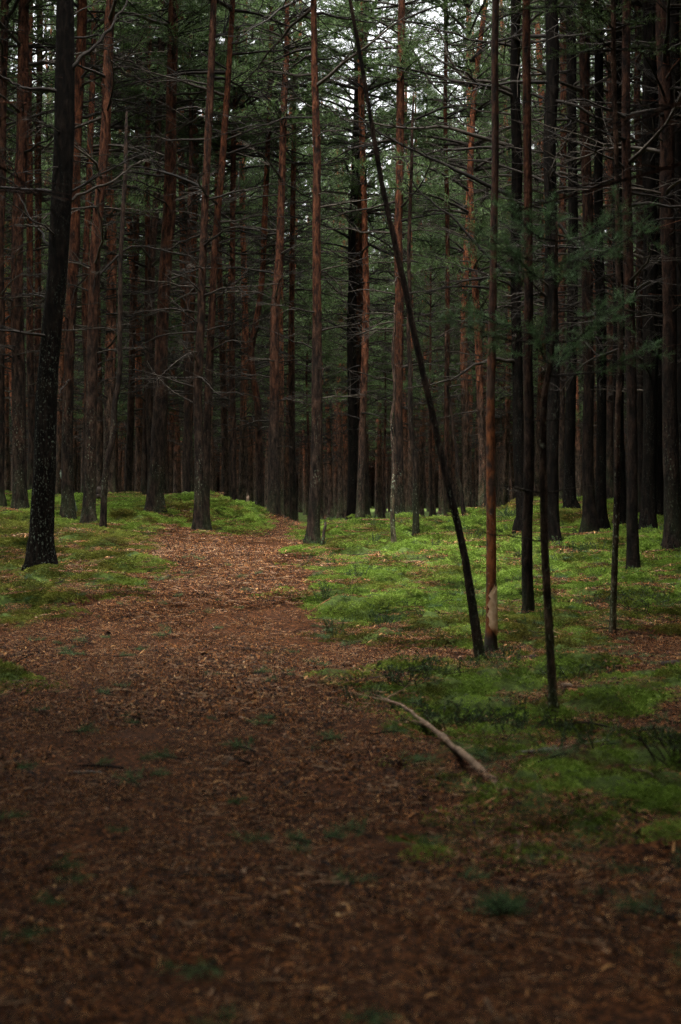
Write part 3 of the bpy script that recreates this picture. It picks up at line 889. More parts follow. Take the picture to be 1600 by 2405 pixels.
def dead_branches_mesh(k, z0, z1, whorl=.40, rtr=.09):
    r_ = np.random.default_rng(400 + k)
    m = Mesh()
    z = z0
    while z < z1:
        for q in range(r_.integers(3, 6)):
            L = r_.uniform(.35, 1.9) * (.55 + .45 * min(1, (z - z0 + 1) / 3))
            add_branch(m, r_, (rot_z(r_.random() * 6.283), np.array([0, 0, z + r_.normal(0, .06)])), L, .010 + .009 * L, int(3 + L * 5), 3, 3)
        z += whorl * r_.uniform(.7, 1.3)
    return m.data('dead_branches', [TWIG])


def needle_tufts(r_, pos, dirs, count, length, width):
    n = len(pos)
    p = np.repeat(pos, count, 0); d = np.repeat(dirs, count, 0)
    N = n * count
    t = r_.random((N, 1)) * length * .9
    dd = d * .55 + r_.normal(0, .55, (N, 3)); dd /= np.linalg.norm(dd, axis=1)[:, None]
    b = p + d * t
    s = np.cross(dd, r_.normal(size=(N, 3))); s /= np.linalg.norm(s, axis=1)[:, None] + 1e-9
    return tris(b, b + dd * length * r_.uniform(.6, 1.1, (N, 1)), s * width)


def crown_into(m, r_, ht, R, tuft_step, count, length, width, wood=0, leaf=1):
    P, D = [], []
    z = 0.0
    while z < ht:
        f = z / ht
        Lm = R * (.55 + .45 * min(1, f / .25)) * (1 - f) ** .65 + .25
        for q in range(r_.integers(3, 6)):
            L = Lm * r_.uniform(.55, 1.15)
            az = r_.random() * 6.283
            up = .15 + .55 * f + r_.normal(0, .12)
            t = np.linspace(0, 1, 6)
            p = np.stack([t * L, .12 * L * r_.normal() * t ** 2, L * (up * t - .18 * t ** 2 * (1 - f)) + z], 1) @ np.eye(3)
            Rz = rot_z(az)
            p = p @ Rz.T
            m.tube(p, (.008 + .009 * L) * (1 - t * .8), 4, wood, cap=False)
            # side shoots carry the needles
            s = .28
            while s < 1.0:
                b = np.array([np.interp(s, t, p[:, c]) for c in range(3)])
                for sg in (-1, 1):
                    a = az + sg * r_.uniform(.35, 1.0)
                    l = L * (1.05 - s) * .55 * r_.uniform(.5, 1.1) + .08
                    d = np.array([math.cos(a), math.sin(a), r_.uniform(.0, .5)]); d /= np.linalg.norm(d)
                    if l > .2:
                        m.tube(np.stack([b, b + d * l]), [.005, .003], 3, wood, cap=False)
                    k = 0.06
                    while k < l:
                        P.append(b + d * k); D.append(d); k += tuft_step
                P.append(b); D.append(np.array([math.cos(az), math.sin(az), .4]) / 1.08)
                s += tuft_step / max(L, .3) * 1.15
        z += ht * .052 * r_.uniform(.8, 1.2)
    v, f = needle_tufts(r_, np.array(P), np.array(D), count, length, width)
    m.add(v, f, leaf)
    return len(P)


def crown_mesh(k, ht, R):
    m = Mesh()
    crown_into(m, np.random.default_rng(500 + k), ht, R, .19, 12, .13, .0065)
    return m.data('crown', [TWIG, NEEDLE], smooth=False)


BRANCHES = [branch_mesh(k) for k in range(12)]
CROWNS = [crown_mesh(k, h, r) for k, (h, r) in enumerate([(6.0, 1.7), (6.5, 2.0), (5.5, 1.6), (7.0, 1.9), (6.2, 2.2)])]


def at_height(ax, z):
    return np.array([np.interp(z, ax[:, 2], ax[:, c]) for c in range(3)])


def put_branch(parent, ax, rad, z, az, L, pitch, r_):
    p = at_height(ax, z)
    o = link('branch', BRANCHES[int(r_.integers(len(BRANCHES)))], parent, tuple(p), (r_.normal(0, .5), -pitch, az), L)
    return o


SNAGS = {'E2': 6.2, 'N2': 3.4, 'O': 6.6, 'O3': 3.3, 'P': 6.0}
BLACKS = {'b1', 'b2', 'b4', 'A', 'S', 'X', 'M', 'R2', 'W2', 'Z'}
FEW = {'P': 3, 'Q': 7, 'R': 9, 'U': 5, 'N2': 6, 'O': 14, 'O3': 6, 'E2': 12, 'A': 16}
ROOTS = {}
for i, (key, x, y, rb, rt, red, poly, label) in enumerate(TREES):
    r_ = np.random.default_rng(700 + i)
    slim = key in SNAGS
    ht = SNAGS.get(key, 0) or {'Q': 8.5, 'R': 9.5, 'U': 7.5, 'V': 11}.get(key, 14 + r_.uniform(-1, 1.5))
    if key in ('P', 'E2'): ht = poly[-1][1] + (1.2 if key == 'P' else .4)
    root = tag(link('pine_tree', None, loc=(x, y, hz(x, y))), label, 'tree')
    root.empty_display_size = .3
    ax = trunk_axis([tuple(q) for q in poly], ht, 800 + i, .02 if y < 16 else .04)
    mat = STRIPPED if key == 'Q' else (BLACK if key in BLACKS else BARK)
    me, rad = trunk_mesh('trunk', ax, rb, rt, poly[-1][1], mat, 16 if y < 16 else 12, 900 + i)
    tr = link('trunk', me, root)
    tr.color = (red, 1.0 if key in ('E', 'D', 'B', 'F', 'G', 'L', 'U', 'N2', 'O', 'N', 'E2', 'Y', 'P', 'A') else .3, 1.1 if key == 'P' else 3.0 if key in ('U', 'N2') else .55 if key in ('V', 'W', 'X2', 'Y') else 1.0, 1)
    ROOTS[key] = (root, ax, rad, x, y, rb)
    nb = FEW.get(key, 44)
    z_top = min(ht - .5, 9.0)
    for q in range(nb):
        z = r_.uniform(1.9 if y > 16 else 2.3, z_top)
        f = (z - 1.5) / 6
        L = r_.uniform(.35, 1.15 + 1.1 * f) * (1 if rb > .06 else .55)
        if slim: L *= .6
        put_branch(root, ax, rad, z, r_.random() * 6.283, L, r_.normal(.08, .16), r_)
    if not slim:
        zc = ht - {'Q': 3.0, 'R': 3.5, 'U': 2.8, 'V': 4.2}.get(key, 5.9)
        c = r_.integers(len(CROWNS))
        p = at_height(ax, zc)
        s = {'Q': .5, 'R': .58, 'U': .45, 'V': .7}.get(key, .78 if y < 25 else .95)
        link('crown', CROWNS[c], root, tuple(p), (0, 0, r_.random() * 6.28), (s, s, s * .98))

# heavy dead limbs that can be followed by eye
for i, (key, r0, pts) in enumerate(LIMBS):
    root, ax, rad, x, y, rb = ROOTS[key]
    r_ = np.random.default_rng(1100 + i)
    o = np.array(root.location)
    p = np.array(pts, float)
    p[:, 1] += np.linspace(0, 1, len(p)) ** 1.3 * r_.normal(0, .35)
    p -= o
    p[0] = at_height(ax, p[0, 2])
    sm = smooth_poly(p, 18)
    sm[1:-1] += r_.normal(0, .008, (16, 3))
    m = Mesh()
    m.tube(sm, r0 * (1 - np.linspace(0, 1, 18) ** .9 * .75), 7, wob=.15)
    Ltot = np.linalg.norm(np.diff(sm, axis=0), axis=1).sum()
    for q in range(int(4 + Ltot * 4)):
        t = r_.uniform(.3, 1.0); k = int(t * 16)
        d = sm[k + 1] - sm[k]; d /= np.linalg.norm(d)
        a = math.atan2(d[1], d[0]) + r_.choice([-1, 1]) * r_.uniform(.4, 1.1)
        add_branch(m, r_, (rot_z(a), sm[k]), r_.uniform(.15, .55) * min(1, Ltot / 1.6), r0 * .28, 3, 4, 3)
    link('branch', m.data('limb', [TWIG]), root)

# bare pale wood on the stripped pine: a shell 3 mm proud of the trunk
root, ax, rad, x, y, rb = ROOTS['Q']
m = Mesh()
zs = np.linspace(.15, .53, 16)
rows = []
for k, z in enumerate(zs):
    e = math.sin(math.pi * k / 15) ** .4
    p = at_height(ax, z)
    rr = np.interp(z, ax[:, 2], rad) * (1.11 + .53 * math.exp(-z / .2)) + .003
    th = np.linspace(-1.35 * e - .25 + .16 * math.sin(k * 1.9) + .14 * math.sin(k * 4.1), .25 + .75 * e + .12 * math.sin(k * 2.7), 10) - .55
    rows.append(np.stack([p[0] + rr * np.cos(th), p[1] + rr * np.sin(th), z + .018 * np.sin(np.arange(10) * 2.3 + 1) * (k in (0, 1, 14, 15))], 1))
rows = np.array(rows)
i0 = np.arange(15)[:, None] * 10 + np.arange(9)[None]
m.add(rows.reshape(-1, 3), np.stack([i0, i0 + 1, i0 + 11, i0 + 10], -1).reshape(-1, 4))
tag(link('bare_wood', m.data('bare_wood', [PALEWOOD]), root), 'pale bare wood where the bark is gone')

# ------------------------------------------------------------------ blurred young pine in front on the right
SAP = [(1.205, 8.0, 0.0), (1.178, 8.0, 0.481), (1.15, 8.0, 0.969), (1.143, 8.0, 1.312), (1.143, 8.0, 1.801), (1.174, 8.0, 2.007), (1.193, 8.0, 2.167), (1.205, 8.0, 2.414), (1.212, 8.0, 2.653), (1.217, 8.0, 2.845)]
SAPT = [(0.84, 8.0, 2.75), (0.96, 7.8, 2.84), (1.17, 8.1, 2.89), (1.44, 8.2, 2.75), (1.63, 7.9, 2.75), (0.79, 8.1, 2.34), (0.96, 7.8, 2.61), (1.2, 7.7, 2.56), (1.44, 8.0, 2.27), (1.63, 8.2, 2.41), (1.7, 7.9, 2.1), (1.08, 7.8, 2.17), (1.29, 8.2, 2.13), (0.67, 8.0, 2.27), (1.53, 7.8, 2.84)]
z0 = hz(1.205, 8.0)
sap = tag(link('pine_sapling', None, loc=(1.205, 8.0, z0)), 'slim out-of-focus young pine with thin green sprays in front on the right', 'tree')
o0 = np.array([1.205, 8.0, z0])
sp = smooth_poly(np.array(SAP) - o0, 46)
sp[0, 2] -= .08
m = Mesh()
rad = np.interp(np.linspace(0, 1, 46), [0, .06, .4, .75, 1], [.034, .024, .020, .011, .005])
m.tube(sp, rad, 12, wob=.18)
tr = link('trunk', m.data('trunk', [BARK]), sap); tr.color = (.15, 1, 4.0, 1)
m = Mesh(); PT, DT = [], []
r_ = np.random.default_rng(77)
for tx in SAPT:
    e = np.array(tx) - o0
    b = sp[np.argmin(np.abs(sp[:, 2] - (e[2] - .12)))]
    mid = (b + e) / 2 + [0, 0, -.04]
    q = smooth_poly(np.stack([b, mid, e]), 8)
    m.tube(q, np.linspace(.006, .003, 8), 5, 0)
    d = (e - mid) / np.linalg.norm(e - mid)
    for k in range(3, 8):
        PT.append(q[k]); DT.append(d)
        for s in range(2):
            dd = d + r_.normal(0, .6, 3); dd /= np.linalg.norm(dd)
            l = r_.uniform(.05, .16)
            m.tube(np.stack([q[k], q[k] + dd * l]), [.003, .002], 3, 0, cap=False)
            PT.append(q[k] + dd * l * .6); DT.append(dd)
            PT.append(q[k] + dd * l); DT.append(dd)
m.add(*needle_tufts(r_, np.array(PT), np.array(DT), 20, .07, .0016), 1)
link('crown', m.data('crown', [TWIG, SPRIG], smooth=False), sap)
for z, az, L in [(1.25, 3.3, .33), (1.22, .1, .3), (1.62, 3.0, .25), (1.66, .2, .28), (.95, 3.2, .36), (.97, -.1, .2), (1.9, .3, .3)]:
    p = sp[np.argmin(np.abs(sp[:, 2] - z))]
    link('branch', BRANCHES[int(z * 10) % 12], sap, tuple(p), (0, -.05, az), (L, L * .5, L))

# ------------------------------------------------------------------ background pines, each a tree of its own
BG_TRUNKS, BG_AX = [], []
for k in range(10):
    r_ = np.random.default_rng(1300 + k)
    ht = 15.0
    poly = [(r_.normal(0, .05), 3.5), (r_.normal(0, .12), 7.5), (r_.normal(0, .2), 11.0)]
    ax = trunk_axis(poly, ht, 1400 + k, .06)
    me, rad = trunk_mesh('trunk', ax, .095 + .004 * (k % 4), .055, 11, BARK, 9, 1500 + k)
    BG_TRUNKS.append(me); BG_AX.append(ax)
BG_DEAD = [dead_branches_mesh(k, 2.2, 9.2) for k in range(6)]
hand = np.array([(t[1], t[2]) for t in TREES])
spots = []
tries = 0
r_ = np.random.default_rng(21)
while len(spots) < 262 and tries < 60000:
    tries += 1
    y = math.sqrt(r_.random() * (76 ** 2 - 26.5 ** 2) + 26.5 ** 2)
    x = (r_.random() * 2 - 1) * (.245 * y + .5)
    if np.min(np.hypot(hand[:, 0] - x, hand[:, 1] - y)) < .9: continue
    if y < 44 and abs(x - (-.55 + (y - 27) * .045)) < .75: continue
    if spots and min(math.hypot(x - a, y - b) for a, b in spots) < 1.15: continue
    spots.append((x, y))
spots.sort(key=lambda p: p[1])
# the background pines seen next to a nearer trunk are told apart by it; the others look alike
SHORT = {'A': 'the thick black left trunk', 'B': 'the brown pine at far left', 'D': 'the reddish pine by the black trunk', 'E': 'the pine with the forked stem', 'F': 'the sturdy mound pine',
         'G': 'the twin pines', 'H': 'the straight slim pine behind the mound', 'I': 'the kinked orange pine', 'J': 'the dark footed pine right of the kinked one', 'L': 'the path crest pine',
         'M': 'the black trunk in the middle pair', 'N': 'the fissured pine', 'O2': 'the slim pine right of the pole', 'Q': 'the stripped young pine', 'R': 'the red-brown young pine',
         'S': 'the thick black right trunk', 'U': 'the lichen crusted stem', 'V': 'the dark footed young pine', 'W': 'the brown thicket trunk', 'X': 'the stout black trunk'}
BG_LABEL = {}
for i, (x, y) in enumerate(spots):
    side = 'left of' if x < -1 else ('right of' if x > 1.2 else 'straight behind')
    far = 'nearer' if y < 42 else ('middle' if y < 58 else 'far')
    BG_LABEL[i] = (f'slim reddish pine in the {far} rows of the background wood, {side} the path crest', f'background pines, {far} rows, {side} the path')
for t_ in TREES:
    if t_[0] not in SHORT: continue
    u = t_[1] / t_[2]
    for sg, word in ((-1, 'left'), (1, 'right')):
        c = [(sg * (x / y - u), i) for i, (x, y) in enumerate(spots) if .006 < sg * (x / y - u) < .03 and y < 48 and BG_LABEL[i][1]]
        if c:
            i = min(c)[1]
            BG_LABEL[i] = (f'slim background pine seen just {word} of {SHORT[t_[0]]}', None)
for i, (x, y) in enumerate(spots):
    k = int(r_.integers(10))
    s = r_.uniform(.88, 1.14); w = r_.uniform(.75, 1.25)
    root = link('pine_tree', None, loc=(x, y, hz(x, y)), rot=(r_.normal(0, .012), r_.normal(0, .014), r_.random() * 6.28), scale=(1, 1, s))
    tag(root, BG_LABEL[i][0], 'tree', BG_LABEL[i][1])
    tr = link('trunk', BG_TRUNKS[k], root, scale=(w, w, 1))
    tr.color = (r_.uniform(.65, 1.0), .4, r_.uniform(1.7, 2.6), 1)  # bark colour brightened to make up for the dim light on these trunks
    d = link('dead_branches', BG_DEAD[int(r_.integers(6))], root, rot=(0, 0, r_.random() * 6.28))
    d['kind'] = 'stuff'
    zc = r_.uniform(5.0, 8.0) if y < 42 else r_.uniform(3.6, 6.6)
    p = at_height(BG_AX[k], zc)
    c = int(r_.integers(5)); q = r_.uniform(.75, 1.0)
    link('crown', CROWNS[c], root, tuple(p), (0, 0, r_.random() * 6.28), (q, q, (15.4 - zc) / [6.0, 6.5, 5.5, 7.0, 6.2][c]))

# young pines growing under the tall ones
YOUNG = [(-.9, 41), (.2, 37.5), (1.3, 43), (2.3, 36), (3.4, 44), (4.4, 38), (-2.6, 46), (-5.2, 43), (-3.9, 52), (.9, 52), (2.9, 55), (6.2, 48), (-7.2, 50), (-.2, 58), (5.0, 60), (-6.0, 62), (-1.6, 66), (2.0, 68), (8.5, 58), (3.9, 31.5), (-4.9, 36.5), (-6.9, 40), (-3.0, 39.5), (-2.0, 55), (-8.6, 57), (-5.0, 56), (-7.6, 66), (-3.4, 63)]
for i, (x, y) in enumerate(YOUNG):
    k = int(r_.integers(10)); h = r_.uniform(6.5, 9)
    root = tag(link('young_pine', None, loc=(x, y, hz(x, y)), rot=(0, 0, r_.random() * 6.28)), 'young green pine growing under the tall trunks in the background wood', 'tree', 'young pines in the background')
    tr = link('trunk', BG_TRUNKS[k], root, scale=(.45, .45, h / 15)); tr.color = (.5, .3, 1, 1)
    c = int(r_.integers(5)); q = r_.uniform(.7, .9)
    link('crown', CROWNS[c], root, (0, 0, h * .38), (0, 0, r_.random() * 6.28), (q, q, h * .66 / [6.0, 6.5, 5.5, 7.0, 6.2][c]))

# the wood going on in every direction: too many to count, one mass
def wood_tree(k, base=8.2):
    r_ = np.random.default_rng(1700 + k)
    m = Mesh()
    ht = 15
    ax = trunk_axis([(r_.normal(0, .08), 4), (r_.normal(0, .2), 10)], ht, 1800 + k, .06)
    m.tube(ax, np.interp(ax[:, 2], [-.2, 0, 1, 10, 15], [.14, .13, .105, .055, .015]), 7, 0)
    z = 2.4
    while z < 7.5:
        for q in range(3):
            L = r_.uniform(.4, 1.6)
            add_branch(m, r_, (rot_z(r_.random() * 6.283), np.array([0, 0, z])), L, .008 + .006 * L, 3, 3, 3)
        z += .45
    c = Mesh()
    crown_into(c, r_, 14.8 - base, 1.9, .24, 13, .17, .0095, 1, 2)
    for v, f, mi in zip(c.v, c.f, c.m):
        m.v.append(v + np.array([0, 0, base])); m.f.append(f + m.n); m.m.append(mi)
    m.n += c.n
    return m.data('wood_tree', [BARK, TWIG, NEEDLE], smooth=False)


r_ = np.random.default_rng(5)
W = []
n = 40000
wx = r_.uniform(-62, 62, n); wy = r_.uniform(-60, 210, n)
for x, y in zip(wx, wy):
    lim = .245 * y
    if y < 76:
        if abs(x) < (max(.9, lim + .6) if y > -1.5 else .8): continue
        if abs(x) > 48 or (y > 36 and abs(x) > lim + 5): continue
    elif y < 92: continue
    elif abs(x) > lim + 5: continue
    if math.hypot(x, y) < 2.0: continue
    W.append((x, y))
W = np.array(W)
keep = []
cell = {}
for x, y in W:                                # thin out; spacing tightened near the camera and at right to add shade
    c_ = 1.1 if math.hypot(x, y - 2) < 8 else 1.25 if y < 9.5 and math.hypot(x, y) < 15 else (1.9 if y < 9 else 1.45 if (x > 0 and y < 36) else (3.3 if y < 76 else 1.6))
    g = (int(x // c_), int(y // c_), c_)
    if cell.get(g, 0): continue
    cell[g] = 1; keep.append((x, y))
W = np.array(keep)
def plant_wood(name, W, variants, label):
    sc = np.where((np.hypot(W[:, 0], W[:, 1]) < 9) & (W[:, 1] > -3), r_.uniform(1.15, 1.35, len(W)), r_.uniform(.88, 1.12, len(W)))  # trees around the camera enlarged so their unseen crowns shade the foreground
    scatter(name, np.stack([W[:, 0], W[:, 1], height(W[:, 0], W[:, 1])], 1),
            np.stack([r_.normal(0, .012, len(W)), r_.normal(0, .012, len(W)), r_.random(len(W)) * 6.28], 1), sc, variants, label, 'wood')


plant_wood('pine_wood', W[W[:, 1] < 90], [wood_tree(k) for k in range(4)], 'mostly unseen pine wood around the trail, packed dense to shade the foreground')
plant_wood('far_wood', W[W[:, 1] > 90], [wood_tree(k + 4, 5.0 + k) for k in range(4)], 'far pine wood seen through the gaps between the counted trunks')

# ------------------------------------------------------------------ things lying on the ground
def stick(name, cat, label, pts, r0, r1, mat, sides=8, lift=.6, bend=0.0, twigs=0, group=None, seed=0):
    r_ = np.random.default_rng(2000 + seed)
    p = np.array([(a, b, hz(a, b)) for a, b in pts])
    if len(p) == 2:
        mid = (p[0] + p[1]) / 2
        d = p[1] - p[0]
        mid = mid + np.array([-d[1], d[0], 0]) * (bend or r_.normal(0, .06))
        mid[2] = hz(mid[0], mid[1])
        p = np.stack([p[0], mid, p[1]])
    o = p[0].copy()
    p = smooth_poly(p - o, 14)
    p[:, 2] += r0 * lift + .006
    p[1:-1] += r_.normal(0, r0 * .25, (12, 3))
    m = Mesh()
    m.tube(p[::-1], np.linspace(r1, r0, 14), sides, wob=.25)
    m.tube(p[:2] - (p[1] - p[0]) * .001, [r0 * .2, r0 * .2], sides, cap=False) if False else None
    # closing disc at the thick end
    c = p[0] - (p[1] - p[0]) * .05
    ring = m.v[0].reshape(14, sides, 3)[-1]
    m.add(np.vstack([ring, c]), [(k, (k + 1) % sides, sides) for k in range(sides)])
    for q in range(twigs):
        k = int(r_.integers(2, 12))
        d = p[k + 1] - p[k]
        a = math.atan2(d[1], d[0]) + r_.choice([-1, 1]) * r_.uniform(.4, 1.0)
        add_branch(m, r_, (rot_z(a), p[k]), np.linalg.norm(p[-1] - p[0]) * r_.uniform(.15, .4), r1 * .7, 2, 4, 3)
    ob = link(name, m.data(name, [mat]), None, tuple(o))
    return tag(ob, label, cat, group)


fb = [(0.69, 5.87), (0.63, 6.25), (0.57, 6.67), (0.50, 7.15), (0.43, 7.65), (0.34, 8.2), (0.22, 8.62), (0.07, 8.85)]
root = tag(link('fallen_branch', None, loc=(fb[0][0], fb[0][1], hz(*fb[0]))), 'long curved fallen branch lying across the right foreground, thick end towards the viewer', 'branch')
o = np.array(root.location)
zf = np.array([hz(a, b) for a, b in fb]); k7 = np.arange(8)
zl = np.polyval(np.polyfit(k7, zf, 1), k7); zl += max(0, (zf - zl).max() - .02) + .018 + .03 * np.sin(k7 / 7 * 3.1)
p = smooth_poly(np.array([(a, b, z) for (a, b), z in zip(fb, zl)]) - o, 40)
r_ = np.random.default_rng(3)
p[1:-1] += r_.normal(0, .003, (38, 3))
m = Mesh()
m.tube(p, (1 + .25 * (r_.random(40) < .2)) * np.linspace(.0215, .0030, 40) * (1 + .10 * np.sin(np.arange(40) * 1.3)), 10, wob=.15)
for k, a, l in [(20, 2.2, .28), (27, 2.9, .35), (31, .6, .22), (12, .5, .07), (7, 2.6, .06)]:
    add_branch(m, r_, (rot_z(a), p[k]), l, .007, 2, 5, 3)
link('stem', m.data('stem', [BRANCHWOOD]), root)
m = Mesh()
d = p[0] - p[1]; d /= np.linalg.norm(d)
m.tube(np.stack([p[0] - d * .004, p[0] + d * .02, p[0] + d * .045]), [.022, .018, .004], 9, wob=.6)
tag(link('broken_end', m.data('broken_end', [ORANGE]), root), 'splintered orange-brown broken end')

STICKS = [
    ('stick', 'orange-brown twig lying behind the middle of the long fallen branch', (0.31, 7.57), (0.51, 7.32), .010, .005, ORANGE, 1),
    ('log', 'short dark brown log piece between the fallen branch and the young pine', (0.51, 7.78), (0.68, 7.74), .022, .020, STICKDARK, 0),
    ('stick', 'long thin grey stick lying in front of the young pine foot', (0.86, 6.94), (1.33, 7.04), .010, .006, STICKGREY, 1),
    ('log', 'weathered grey-brown log lying behind the young pine foot', (1.40, 9.04), (1.77, 9.13), .022, .016, STICK, 1),
    ('log', 'dark fallen log end entering at the right border', (2.2, 9.76), (2.75, 9.5), .042, .038, STICKDARK, 1),
    ('stick', 'tan stick on the moss at the lower right', (1.30, 6.35), (1.41, 6.28), .012, .009, STICK, 0),
    ('stick', 'pale tan twig in the middle of the trail', (-0.75, 7.15), (-0.63, 7.0), .008, .005, ORANGE, 0),
    ('stick', 'grey bowed twig at the left of the trail', (-1.21, 6.47), (-1.06, 6.45), .008, .005, STICKGREY, 0),
    ('stick', 'brown twig right of the grey bowed twig', (-0.98, 6.47), (-0.84, 6.52), .007, .004, STICK, 0),
    ('stick', 'short black stick below the brown twig on the trail', (-1.02, 6.24), (-0.93, 6.11), .011, .007, STICKDARK, 0),
    ('stick', 'whitish forked stick on the far left bank', (-4.8, 20.66), (-5.04, 22.0), .016, .008, STICKGREY, 3),
    ('branch', 'long grey dead branch lying on moss near the right border', (2.88, 14.52), (3.7, 15.06), .014, .006, STICKGREY, 4),
    ('stick', 'white-grey bark strip in the moss right of the lichen crusted stem', (2.29, 11.18), (2.38, 11.32), .015, .010, STICKGREY, 0),
    ('stick', 'bleached broken stick at the foot of the leaning pole', (0.87, 10.38), (1.0, 10.68), .016, .008, STICKGREY, 2),
    ('stick', 'pale twig half buried at the bottom of the picture', (0.37, 3.62), (0.39, 3.45), .008, .006, STICK, 0),
    ('stick', 'tan twig on the litter below the fallen branch', (0.22, 5.21), (0.30, 5.28), .007, .004, ORANGE, 0),
    ('stick', 'brown stick on the left moss bank below the black trunk', (-2.89, 16.11), (-2.56, 14.75), .011, .005, STICK, 2),
    ('branch', 'thin dead branch at the moss edge behind the path crest pine', (0.5, 25.2), (0.95, 23.6), .018, .006, STICKDARK, 4),
    ('stick', 'short brown stick lying across the upper trail', (-1.48, 15.45), (-1.41, 15.66), .014, .008, STICK, 0),
    ('stick', 'dark stick at the middle of the upper trail', (-1.02, 14.18), (-0.9, 14.25), .013, .009, STICKDARK, 0),
    ('stick', 'dark rotten stick where the trail meets the left bank', (-1.63, 13.64), (-1.49, 13.56), .013, .010, STICKDARK, 0),
    ('stick', 'pale pinkish twig in the blurred foreground litter', (-0.13, 4.35), (-0.05, 4.34), .005, .004, ORANGE, 0),
    ('stick', 'bent dark twig at the left edge of the trail', (-1.67, 7.76), (-1.53, 7.44), .008, .004, STICKDARK, 2),
    ('stick', 'light twig at the right edge of the trail near the moss', (-0.04, 13.19), (-0.27, 12.88), .008, .004, ORANGE, 1),
]
for i, (nm, lab, a, b, r0, r1, mat, tw) in enumerate(STICKS):
    stick(nm, nm, lab, [a, b], r0 * .75, r1 * .7, mat, twigs=tw + 1, seed=i)

# bark pieces shed by the stripped pine and elsewhere
def bark_piece(lab, x, y, L, W, yaw, mat, seed):
    r_ = np.random.default_rng(2200 + seed)
    m = Mesh()
    n, k = 7, 5
    u = np.linspace(-1, 1, n)[:, None]; v = np.linspace(-1, 1, k)[None]
    px = u * L / 2 * (1 + .12 * r_.normal(size=(n, k))) + 0 * v
    py = v * W / 2 * (1 + .25 * r_.normal(size=(n, 1)) * (np.abs(u) > .3))
    pz = .012 - (v ** 2) * W * .28 + .006 * r_.normal(size=(n, k)) + .02 * np.sin(u * 1.4 + seed)
    top = np.stack([px + 0 * py, py + 0 * px, pz + .006], -1).reshape(-1, 3)
    bot = top - [0, 0, .007]
    i0 = (np.arange(n - 1)[:, None] * k + np.arange(k - 1)[None])
    q = np.stack([i0, i0 + 1, i0 + k + 1, i0 + k], -1).reshape(-1, 4)
    m.add(np.vstack([top, bot]), np.vstack([q, q[:, ::-1] + n * k]))
    edge = [j for j in range(k)] + [j * k + k - 1 for j in range(1, n)] + [n * k - 1 - j for j in range(1, k)] + [(n - 1 - j) * k for j in range(1, n)]
    e = np.array(edge[:-1] if edge[-1] == 0 else edge)
    e2 = np.roll(e, -1)
    m.f.append(np.stack([e, e2, e2 + n * k, e + n * k], 1)); m.m.append(np.zeros(len(e), int))
    ob = link('bark_piece', m.data('bark_piece', [mat]), None, (x, y, hz(x, y) + .012), (r_.normal(0, .15), r_.normal(0, .15), yaw))
    return tag(ob, lab, 'bark')


for i, (lab, x, y, L, W, yaw, mat) in enumerate([
    ('reddish bark flake nearest the foot of the stripped pine', 1.24, 10.56, .11, .05, .4, ORANGE),
    ('curled brown bark flake right of the stripped pine foot', 1.36, 10.46, .13, .04, -.3, ORANGE),
    ('dark bark flake between stripped pine and red-brown young pine', 1.47, 10.62, .12, .05, .1, STICKDARK),
    ('orange bark chunk on the moss right of the blurred young pine', 1.44, 8.56, .12, .06, -.2, ORANGE),
    ('brown bark chip in the foreground moss at the right', 1.05, 5.62, .05, .025, .7, STICK),
    ('pinkish bark chip at the foot of the thick black trunk', -2.98, 14.4, .11, .08, .3, ORANGE),
    ('small brown bark chip on the right foreground litter', .62, 5.05, .045, .02, 1.1, STICK),
    ('bark chip beside the green sprig in the middle trail', -.52, 6.6, .05, .022, .3, STICK)]):
    bark_piece(lab, x, y, L, W, yaw, mat, i)


# green pine sprigs torn off by the wind
def sprig_mesh(k):
    r_ = np.random.default_rng(2400 + k)
    m = Mesh()
    p = smooth_poly(np.array([(0, 0, .01), (.07, r_.normal(0, .01), .018), (.15, r_.normal(0, .02), .02)]), 8)
    m.tube(p, np.linspace(.004, .002, 8), 5, 0)
    P_, D_ = [], []
    for j in range(2, 8):
        P_.append(p[j]); D_.append(np.array([.9, r_.normal(0, .3), .25]))
    for s in (-1, 1):
        d = np.array([.7, s * .7, .2]); b = p[3 if s > 0 else 4]
        m.tube(np.stack([b, b + d * .07]), [.003, .002], 4, 0)
        for t in (.2, .6, 1.0):
            P_.append(b + d * .07 * t); D_.append(d)
    m.add(*needle_tufts(r_, np.array(P_), np.array(D_) / 1.0, 13, .055, .0012), 1)
    return m.data('pine_sprig', [TWIG, SPRIG], smooth=False)


